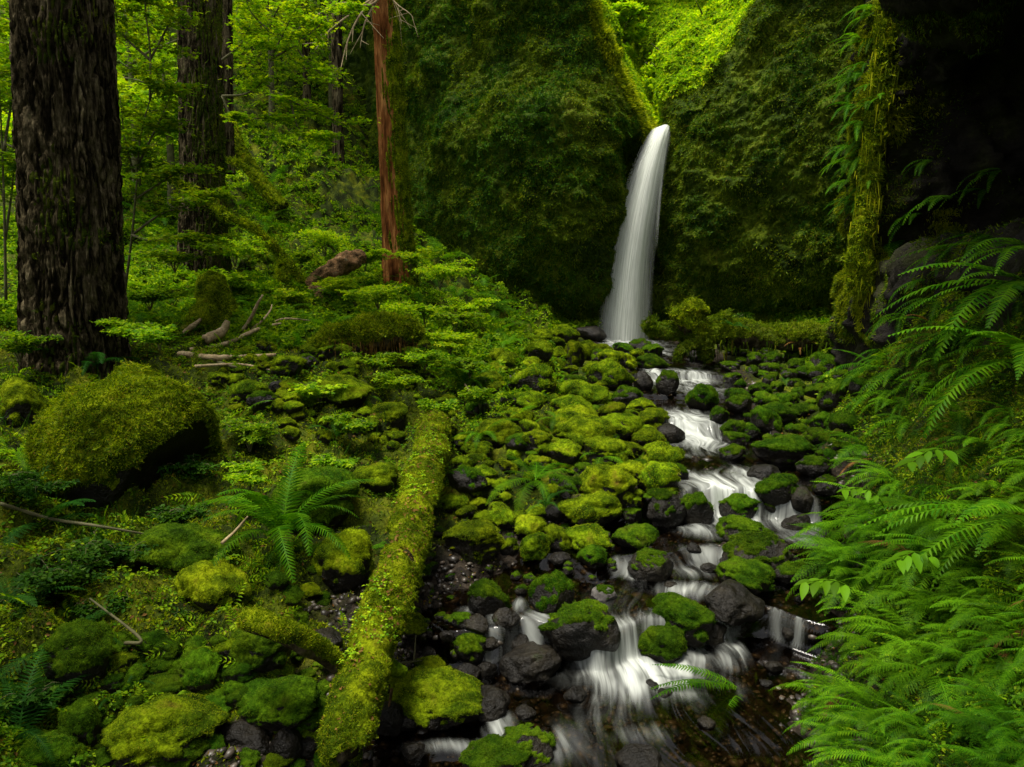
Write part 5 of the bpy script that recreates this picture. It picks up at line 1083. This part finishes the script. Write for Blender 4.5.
for i, (u, v, px, nf, sty, mt, lab) in enumerate(FN):
    g = P(284, 532, 4.75) if i == 0 else hit(u, v) if (u, v) not in ((733, 325), (800, 348)) else P(u, v, 13.6); fern(g + np.array([0, -.05, .13 if (440 < u < 640 and v > 340) else -.02]), px * depth_of(g) / F, nf, sty, lab, mt, seed=i)
g = hit(284, 552); fern(g + np.array([0, 0, .1]), .55, 3, 'spear', 'long fern fronds hanging down under the large sword fern', 'fern', az=-pi / 2, fan=.3, tilt=(-.9, 0), seed=77)
# hillside ferns
GHF = 'ferns on the slope behind the trunks'
for i in range(62):
    u, v = rng.uniform(100, 500), rng.uniform(190, 335); g = hit(u, v)
    if g[1] > 24: continue
    fern(g, rng.uniform(28, 52) * depth_of(g) / F, 7, 'lady', 'small green fern in the undergrowth of the slope around the red trunk', 'fern', group=GHF, seed=100 + i)
# right bank ferns
from mathutils.bvhtree import BVHTree
gm = bpy.data.objects['ground'].data
bvh_w = BVHTree.FromPolygons([tuple(v) for v in Vr.tolist()], Fr.tolist())
def wall_hit(u, v):
    q = P(u, v, 1.0) - np.array([0, 0, CAMZ]); dn = Vector(q.tolist()).normalized(); h = bvh_w.ray_cast(Vector((0, 0, CAMZ)), dn)
    g = hit(u, v); 
    if h[0] is not None and h[0].y < g[1]: return np.array(h[0][:]), np.array(h[1][:])
    return g, np.array([-.6, -.2, .7])
GB = 'ferns covering the right bank'; GW = 'ferns on the near right rock wall'
nb = 0
zones = [('bottom', 720, 1180, 640, 800, 66), ('mid', 800, 1180, 520, 650, 60), ('up', 830, 1150, 400, 530, 48), ('top', 860, 1100, 300, 410, 11)]
for nm_, u0, u1, v0, v1, n in zones:
    k = 0; tries = 0
    while k < n and tries < 900:
        tries += 1; u, v = rng.uniform(u0, u1), rng.uniform(v0, v1)
        lim = np.interp(v, [300, 400, 500, 600, 680, 767], [885, 868, 856, 850, 815, 800])
        if u < lim: continue
        g, n_ = wall_hit(u, v); d = depth_of(g)
        if d < 2.2: continue
        fern(g, rng.uniform(52, 92) * d / F * (1.0 if v > 520 else .75), 7 if v > 500 else 5, 'wall' if rng.rand() < .55 else 'lady', {'bottom': 'bright lacy fern of the dense carpet low on the right bank', 'mid': 'bright lacy fern of the dense carpet midway up the right bank',
             'up': 'lacy fern reaching out from the upper part of the right bank', 'top': 'lacy fern on the dark wall above the right bank'}[nm_], 'fern', az=pi + rng.uniform(-.5, .7), fan=1.1, group={'bottom': GB, 'mid': GB, 'up': GB, 'top': GW}[nm_], seed=300 + nb, tilt=(0, rng.uniform(-.1, .1)))
        nb += 1; k += 1
SP = [(742, 690, 110, 'pale lacy fern sticking out leftmost over the stream at bottom right'), (1030, 250, 120, 'long arching fern at the right edge below the black overhang'), (1030, 285, 150, 'wide fern with level fronds at the right edge under the arching one'),
      (1035, 360, 150, 'fern with long level fronds halfway down the right edge'), (1030, 520, 170, 'long notched sword frond fern at the right edge over the dense carpet'), (960, 340, 70, 'small curled fern on the dark wall left of the level fronded one')]
for i, (u, v, px, lab) in enumerate(SP):
    g, n_ = wall_hit(u, v); d = depth_of(g); fern(g, px * d / F, 7, 'spear' if i in (1, 4) else 'wall', lab, 'fern', az=pi + .1, fan=.8, seed=400 + i)
# ferns hanging off the wall corner
GD = 'ferns hanging down the mossy wall corner'
for i in range(46):
    u, v = rng.uniform(842, 884), rng.uniform(0, 215); g, n_ = wall_hit(u, v)
    if g[1] > 16: continue
    fern(g, rng.uniform(26, 44) * depth_of(g) / F, 4, 'drip', 'small fern hanging from the mossy corner of the near right wall', 'fern', az=pi + .3, fan=.8, group=GD, seed=500 + i)
GE = 'small ferns on the shaded rock wall'
for i, (u, v) in enumerate([(905, 240), (925, 280), (940, 300), (905, 315), (915, 350), (930, 372), (950, 200), (985, 190), (1000, 170), (920, 215), (950, 250), (975, 330), (890, 390), (900, 370), (885, 350), (930, 160), (990, 235)]):
    g, n_ = wall_hit(u, v); fern(g, rng.uniform(40, 60) * depth_of(g) / F, 4, 'drip', 'small fern rooted in the shaded rock wall above the right bank', 'fern', az=pi + .2, fan=.7, group=GE, seed=600 + i)
rope = []
for (u, v) in ((892, -25), (886, 40), (881, 95), (873, 150), (867, 200), (862, 250), (860, 292)):
    g, n_ = wall_hit(u, v); rope.append(g)
yr = float(np.median([q[1] for q in rope])) - .25; rope = [P(u, v, yr - .0006 * v) for (u, v) in ((892, -25), (884, 40), (882, 95), (872, 150), (868, 200), (861, 250), (861, 292))]
v_, f_ = tube(rope, [.10, .07, .09, .07, .10, .11, .14], 28, 260, lumps(.4, 2.5)); rt = link('hanging_root', mesh_of('hanging_root', v_, f_), M['bark'], label='bright moss wrapped root hanging down the corner of the dark right wall', cat='root')
link('moss', mossy_tube(v_, f_, lambda N, V: N[:, 2] * .2 + .5, .05, 26000, .04, 44, .9, scale_noise=4), None, rt)
v_, f_ = hanging(rope, 2200, .12, .5, .016, 45, .08); link('hanging_moss', mesh_of('hanging_moss', v_, f_), M['moss_lit'], rt, kind='stuff')
# broad leaved plants on the right bank
def broad_leaf():
    V = []; Fc = []; n = 6
    for k in range(n + 1):
        t = k / n; w = .21 * math.sin(pi * t ** .75) ** .9; z = -.25 * t * t
        V += [(-w, t, z + .25 * w), (0, t, z), (w, t, z + .25 * w)]
        if k: b = 3 * k - 3; Fc += [[b, b + 1, b + 4, b + 3], [b + 1, b + 2, b + 5, b + 4]]
    return np.array(V), np.array(Fc)
BL = broad_leaf()
def broad_plant(pts, lsize, label, seed, per=5):
    r = np.random.RandomState(seed); root = bpy.data.objects.new('broadleaf_plant', None); COL.objects.link(root); root.location = [float(c) for c in pts[0]]; tag(root, label, 'plant')
    q = np.array(pts) - np.array(pts[0]); v, f = tube(q, [.006, .004, .002], 5, 20); link('stem', mesh_of('stem', v, f), M['leaf'], root)
    C = catmull(q, 50); lm = mesh_of('leaf', BL[0], BL[1]); lm.materials.append(M['fern'])
    for k in range(per * 2):
        t = .35 + .65 * k / (per * 2 - 1); c = C[int(t * 49)]; o = bpy.data.objects.new('leaf', lm); COL.objects.link(o); o.parent = root; o.location = [float(a) for a in c]
        T = C[-1] - C[20]; a = math.atan2(T[1], T[0]) - pi / 2 + (1 if k % 2 else -1) * r.uniform(.5, 1.1) * (1 - .6 * (t - .35)); s = lsize * r.uniform(.8, 1.15)
        o.rotation_euler = (r.uniform(-.5, 0), r.uniform(-.2, .2), a); o.scale = (s, s, s)
for i, (pp, ls, lab) in enumerate([([(880, 620), (850, 588), (828, 580), (806, 582)], .13, 'plant with oval pointed leaves reaching left over the stream from the ferns'),
                                   ([(975, 470), (950, 452), (930, 450), (912, 462)], .14, 'plant with large three part leaves in the upper right ferns'),
                                   ([(900, 540), (880, 500), (862, 488), (845, 490)], .10, 'plant with broad leaves at the stream side edge of the ferns'),
                                   ([(960, 590), (935, 560), (915, 552), (900, 560)], .12, 'broad leaved plant in the middle of the dense ferns')]):
    g, _n = wall_hit(*pp[0]); d0 = g[1]; pts = [g] + [P(u, v, d0 - .12 * (k + 1)) for k, (u, v) in enumerate(pp[1:])]; broad_plant(pts, ls, lab, 800 + i)
# ------------------------------------------------------------------ moss, leaves and sprigs no one could count
def polar_points(n, u0, u1, d0, d1, r, bias=1.0):
    a = np.arctan((r.uniform(u0, u1, n) - 512) / F); rr_ = np.exp(np.log(d0) + (np.log(d1) - np.log(d0)) * r.rand(n) ** bias)
    return np.sin(a) * rr_ / np.cos(a) * np.cos(a), np.cos(a) * rr_
r = np.random.RandomState(50)
def ground_normals(x, y):
    e = .05; z = terrain(x, y); zx = terrain(x + e, y); zy = terrain(x, y + e); N = np.stack([-(zx - z) / e, -(zy - z) / e, np.ones_like(z)], 1); return z, N / np.linalg.norm(N, axis=1)[:, None]
def ground_scatter(name, n, dr, tmpl, size, mat, label, cat, sel, tilt, upw, seed, flat=False, lift=0.0, aspect=None):
    r = np.random.RandomState(seed); wide = dr[0] < 3; n = int(n * (1.35 if wide else 1.1)); x, y = polar_points(n, -330 if wide else -160, 1380 if wide else 1180, dr[0], dr[1], r)
    z, N = ground_normals(x, y); l, rr_ = s_edges(y); tt = np.abs(x - (l + rr_) / 2) / ((rr_ - l) / 2); wz = water_z(x, y); g = np.clip(1 - ss(z - wz, .12, .42), 0, 1) * (tt < 3) * (y < 20)
    p = np.stack([x, y, z + lift], 1); keep = r.rand(n) < sel(p, g, tt); keep &= (z > wz + .02) | (tt > 1.3) | (y > 20.5); p, N = p[keep], N[keep]; m = len(p)
    dist = np.linalg.norm(p, axis=1); s = size * r.uniform(.6, 1.4, m) * (dist / 6) ** .55
    R = frames(N * (1 - upw) + np.array([0, 0, upw]) + tilt * r.normal(size=(m, 3)), r=r)
    sc = s if aspect is None else s[:, None] * np.array(aspect)
    v, f = scatter(tmpl[0], tmpl[1], p, R, sc); link(name, mesh_of(name, v, f, smooth=False), M[mat], kind='stuff', label=label, cat=cat)
nz = lambda p, s, o: noise3(p * s + o)
ground_scatter('ground_moss', 400000, (2.2, 16), BLADE, .026, 'moss_blade', 'short yellow green moss carpeting the forest floor', 'moss', lambda p, g, t: (1 - .85 * g) * (.4 + .6 * ss(nz(p, 1.6, 3), -.45, .0)), .8, .3, 51, aspect=(.5, .5, 1))
ground_scatter('ground_sprigs', 90000, (2.2, 13), SPRIG, .055, 'moss_blade', 'shaggy feather moss on the forest floor', 'moss', lambda p, g, t: (1 - g) * ss(nz(p, 2.2, 3), -.3, .1), .6, .1, 58)
ground_scatter('ground_leaves', 130000, (2.3, 20), CLOVER3, .034, 'leaf_mid', 'small three part leaves of the forest ground cover', 'ground cover', lambda p, g, t: (1 - g) ** 2 * ss(nz(p, .9, 13), -.2, .3) * (.35 + .65 * ss(p[:, 1], 5, 11)), .35, .6, 52, lift=.03)
ground_scatter('ground_leaves', 150000, (9, 46), CLOVER5, .055, 'leaf_mid', 'dense green leaves covering the far slope', 'ground cover', lambda p, g, t: (1 - g) * ss(nz(p, .5, 23), -.5, .1) * (p[:, 1] > 9), .5, .5, 53, lift=.08)
ground_scatter('ground_sprigs', 26000, (3.5, 32), SPRIG, .15, 'leaf_mid', 'little feathery sprigs rising from the undergrowth', 'ground cover', lambda p, g, t: (1 - g) ** 2 * ss(nz(p, .8, 33), -.1, .3) * (.3 + .7 * ss(p[:, 1], 6, 12)), .5, .2, 54, lift=.02)
ground_scatter('grass', 16000, (3.5, 11), BLADE, .16, 'leaf_dark', 'thin grass blades between the mossy rocks', 'grass', lambda p, g, t: (1 - g) ** 2 * ss(nz(p, 1.1, 43), .0, .3), .35, .8, 55, aspect=(.05, .05, 1))
ground_scatter('leaf_litter', 26000, (2.2, 12), LEAF, .03, 'fern_dead', 'scattered brown dead leaves and needles', 'leaf litter', lambda p, g, t: .35 + 0 * g, .5, .2, 56, lift=.008)
def bank_sel(p, g, t): return ((p[:, 0] > (s_edges(p[:, 1])[1] + .1)) & (p[:, 1] < 9)) * 1.0
ground_scatter('bank_leaves', 140000, (2.2, 9), SPRIG, .045, 'leaf_dark', 'fine green sprigs between the ferns of the right bank', 'ground cover', bank_sel, .7, .3, 57, lift=.02)  # dark leaf colour paints the shaded gaps between the ferns

def surf_scatter(name, Vs, Fs, n, tmpl, size, mat, label, cat, wfun, tilt, droop, seed, lift=0, aspect=None, sizey=0):
    r = np.random.RandomState(seed); N = vnormals(Vs, Fs); w = wfun(Vs, N) + 1e-9
    pos, nn = tri_sample(Vs, Fs, n, weight=w, r=r)
    dn = nn + tilt * r.normal(size=(n, 3)) + np.array([0, 0, -droop]); s = size * r.uniform(.5, 1.5, n)
    dwn = np.tile(np.array([0, 0, -1.]), (n, 1)) + .6 * r.normal(size=(n, 3))
    if tmpl is BLADE: R = frames(dn, r=r)
    else:   # leaf plane faces outward, tip hangs down
        R0 = frames(dn, r=r, spin=dwn); R = np.stack([-R0[:, :, 1], R0[:, :, 0], R0[:, :, 2]], -1)
    sc = s if aspect is None else s[:, None] * np.array(aspect)
    v, f = scatter(tmpl[0], tmpl[1], pos + nn * lift, R, sc); link(name, mesh_of(name, v, f, smooth=False), M[mat], kind='stuff', label=label, cat=cat)
lc = cl_parts[0]; rc = cl_parts[split]
def orient(vf, ref):
    v, f = vf; N = vnormals(v, f); i = len(v) // 3; return (v, f if N[:, 1].mean() < 0 else f[:, ::-1])
lc = orient(lc, 0); rc = orient(rc, 0)
infr = lambda V: (V[:, 2] > .4) * (V[:, 1] < 26)
surf_scatter('cliff_moss', *lc, 240000, BLADE, .068, 'moss_blade_dark', 'drooping moss tufts over the left cliff', 'moss', lambda V, N: infr(V) * (.3 + ss(noise3(V * 1.1), -.5, .2)) * (N[:, 1] < .5) * (V[:, 2] < 12), .6, .75, 61, aspect=(.35, .35, 1))
surf_scatter('cliff_leaves', *lc, 20000, CLOVER3, .06, 'leaf_dark', 'small leaves growing over the left cliff', 'ground cover', lambda V, N: infr(V) * ss(noise3(V * .7 + 5), -.1, .3) * (V[:, 2] < 12), .5, .1, 62, lift=.03)
surf_scatter('cliff_sprigs', *lc, 3500, SPRIG, .22, 'leaf_dark', 'feathery sprigs hanging on the left cliff', 'ground cover', lambda V, N: infr(V) * ss(noise3(V * .6 + 15), -.1, .3) * (V[:, 2] < 12), .5, .0, 63, lift=.02)
surf_scatter('cliff_moss', *rc, 190000, BLADE, .068, 'moss_blade_dark', 'drooping moss tufts over the right cliff', 'moss', lambda V, N: infr(V) * (.35 + ss(noise3(V * 1.1 + 2), -.4, .3)) * (V[:, 2] < 12), .6, .75, 64, aspect=(.35, .35, 1))
surf_scatter('cliff_leaves', *rc, 9000, CLOVER3, .06, 'leaf_dark', 'small leaves growing over the right cliff', 'ground cover', lambda V, N: infr(V) * ss(noise3(V * .8 + 25), .05, .4) * (V[:, 2] < 12), .5, .1, 65, lift=.03)
nrl, nrr = split + 1, NCC - split
def crest(nc_, r0, umin, umax, off):
    def f(V, N):
        i = np.arange(len(V)); row = i // nc_; col = i % nc_ + off; u_ = USC[np.minimum(col, NCC - 1)]
        return (row > r0) * (u_ > umin) * (u_ < umax) * (V[:, 1] < 40)
    return f
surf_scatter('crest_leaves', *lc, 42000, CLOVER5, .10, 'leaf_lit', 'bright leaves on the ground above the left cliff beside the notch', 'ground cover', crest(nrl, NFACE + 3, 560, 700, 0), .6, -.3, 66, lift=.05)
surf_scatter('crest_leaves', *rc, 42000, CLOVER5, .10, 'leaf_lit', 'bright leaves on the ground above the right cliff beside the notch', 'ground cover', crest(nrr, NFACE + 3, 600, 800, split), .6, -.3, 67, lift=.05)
surf_scatter('crest_moss', *lc, 16000, BLADE, .12, 'moss_lit', 'moss along the left cliff rim, its light put in the colour', 'moss', lambda V, N: crest(nrl, NFACE - 22, 585, 655, 0)(V, N) * (np.arange(len(V)) // nrl < NFACE + 5), .6, .5, 76, aspect=(.4, .4, 1))
wallv = (Vr, Fr if vnormals(Vr, Fr)[:, 0].mean() < 0 else Fr[:, ::-1])
surf_scatter('wall_moss', *wallv, 110000, BLADE, .045, 'moss_blade_dark', 'dark moss on the near right rock wall', 'moss', lambda V, N: (V[:, 1] > 3) * (V[:, 2] < 6.8) * ss(noise3(V * 1.3 + 5), 0, .3) * np.exp(-np.maximum(V[:, 0] - 6.2, 0) * 3), .6, .8, 68, aspect=(.3, .3, 1))
surf_scatter('corner_moss', *wallv, 110000, BLADE, .042, 'moss_lit', 'bright hanging moss on the corner of the near right wall', 'moss', lambda V, N: (V[:, 1] > 10.7) * (V[:, 1] < 13.2) * (V[:, 2] < 7.5) * (V[:, 2] > 1.6) * ss(noise3(V * np.array([1.6, 1.6, .5]) + 9), -.1, .25), .5, .9, 69, aspect=(.3, .3, 1.3))

# ------------------------------------------------------------------ tall forest beyond the rim, closing off the sky
def rim_tree(x, y, z0, h, rad, n, seed, lab, grp):
    root = bpy.data.objects.new('conifer_tree', None); COL.objects.link(root); root.location = (x, y, z0); tag(root, lab, 'tree', grp)
    v, f = tube([(0, 0, -1), (0, 0, h * .5), (0, 0, h)], [.35, .22, .04], 12, 24, lumps(.06, 2)); link('trunk', mesh_of('trunk', v, f), M['bark'], root)
    r = np.random.RandomState(seed); t = r.rand(n) ** .7; a = r.uniform(0, 2 * pi, n); rad_ = rad * (1 - t * .9) * r.rand(n) ** .5; p = np.stack([np.cos(a) * rad_, np.sin(a) * rad_, h * (.15 + .85 * t) - .25 * rad_], 1)
    v, f = scatter(SPRIG[0], SPRIG[1], p, frames(np.array([0, 0, 1.]) + .35 * r.normal(size=(n, 3)), r=r), r.uniform(.5, 1.1, n)); link('crown', mesh_of('crown', v, f, smooth=False), M['leaf_dark'], root)
for k, (x, y, h) in enumerate([(-22, 36, 12), (-15, 42, 12), (-8, 44, 14), (13, 38, 16), (-30, 28, 12), (-5, 38, 11), (-11, 40, 12), (16, 24, 14), (-19, 34, 9)]):
    z0 = tz(x, y) if x < 0 and y > 30 else 13.5 + max(0, y - 22) * .3
    rim_tree(x, y, z0, h, h * .24, 2200, 700 + k, 'tall dark conifer beyond the rim of the gorge', 'conifers beyond the rim')

rim_tree(-6.2, 1.2, tz(-6.2, 1.2), 15, 3.4, 2600, 750, 'unseen tall conifer added at the near left to shade the lower left', 'conifers added for shade')  # out-of-view tree added to darken the lower left
# ------------------------------------------------------------------ light
w = bpy.data.worlds.new('World'); scene.world = w; w.use_nodes = True; nt = w.node_tree; nt.nodes.clear()
SUN_EL, SUN_AZ = radians(76), radians(-112)     # azimuth measured from +Y towards +X
sky = nt.nodes.new('ShaderNodeTexSky'); sky.sky_type = 'NISHITA'; sky.sun_disc = False; sky.sun_elevation = SUN_EL; sky.sun_rotation = SUN_AZ
hs = nt.nodes.new('ShaderNodeHueSaturation'); hs.inputs['Saturation'].default_value = .08
bg = nt.nodes.new('ShaderNodeBackground'); bg.inputs[1].default_value = .05; ow = nt.nodes.new('ShaderNodeOutputWorld')
nt.links.new(sky.outputs[0], hs.inputs['Color']); nt.links.new(hs.outputs[0], bg.inputs[0]); nt.links.new(bg.outputs[0], ow.inputs[0])
ld = bpy.data.lights.new('sun', 'SUN'); ld.energy = 1.5; ld.angle = radians(22); ld.color = (1, .95, .84)
lo = bpy.data.objects.new('sun', ld); COL.objects.link(lo)
dv = Vector((sin(SUN_AZ) * cos(SUN_EL), cos(SUN_AZ) * cos(SUN_EL), sin(SUN_EL))); lo.rotation_euler = dv.to_track_quat('Z', 'Y').to_euler(); lo.location = dv * 40
scene.view_settings.view_transform = 'Standard'; scene.view_settings.look = 'None'; scene.view_settings.gamma = 1; scene.view_settings.exposure = 2.25
scene.render.engine = 'CYCLES'; cy_ = scene.cycles; cy_.use_denoising = True; cy_.max_bounces = 6; cy_.diffuse_bounces = 3; cy_.glossy_bounces = 2; cy_.transmission_bounces = 4; cy_.transparent_max_bounces = 12
cy_.sample_clamp_indirect = 4; cy_.caustics_reflective = False; cy_.caustics_refractive = False
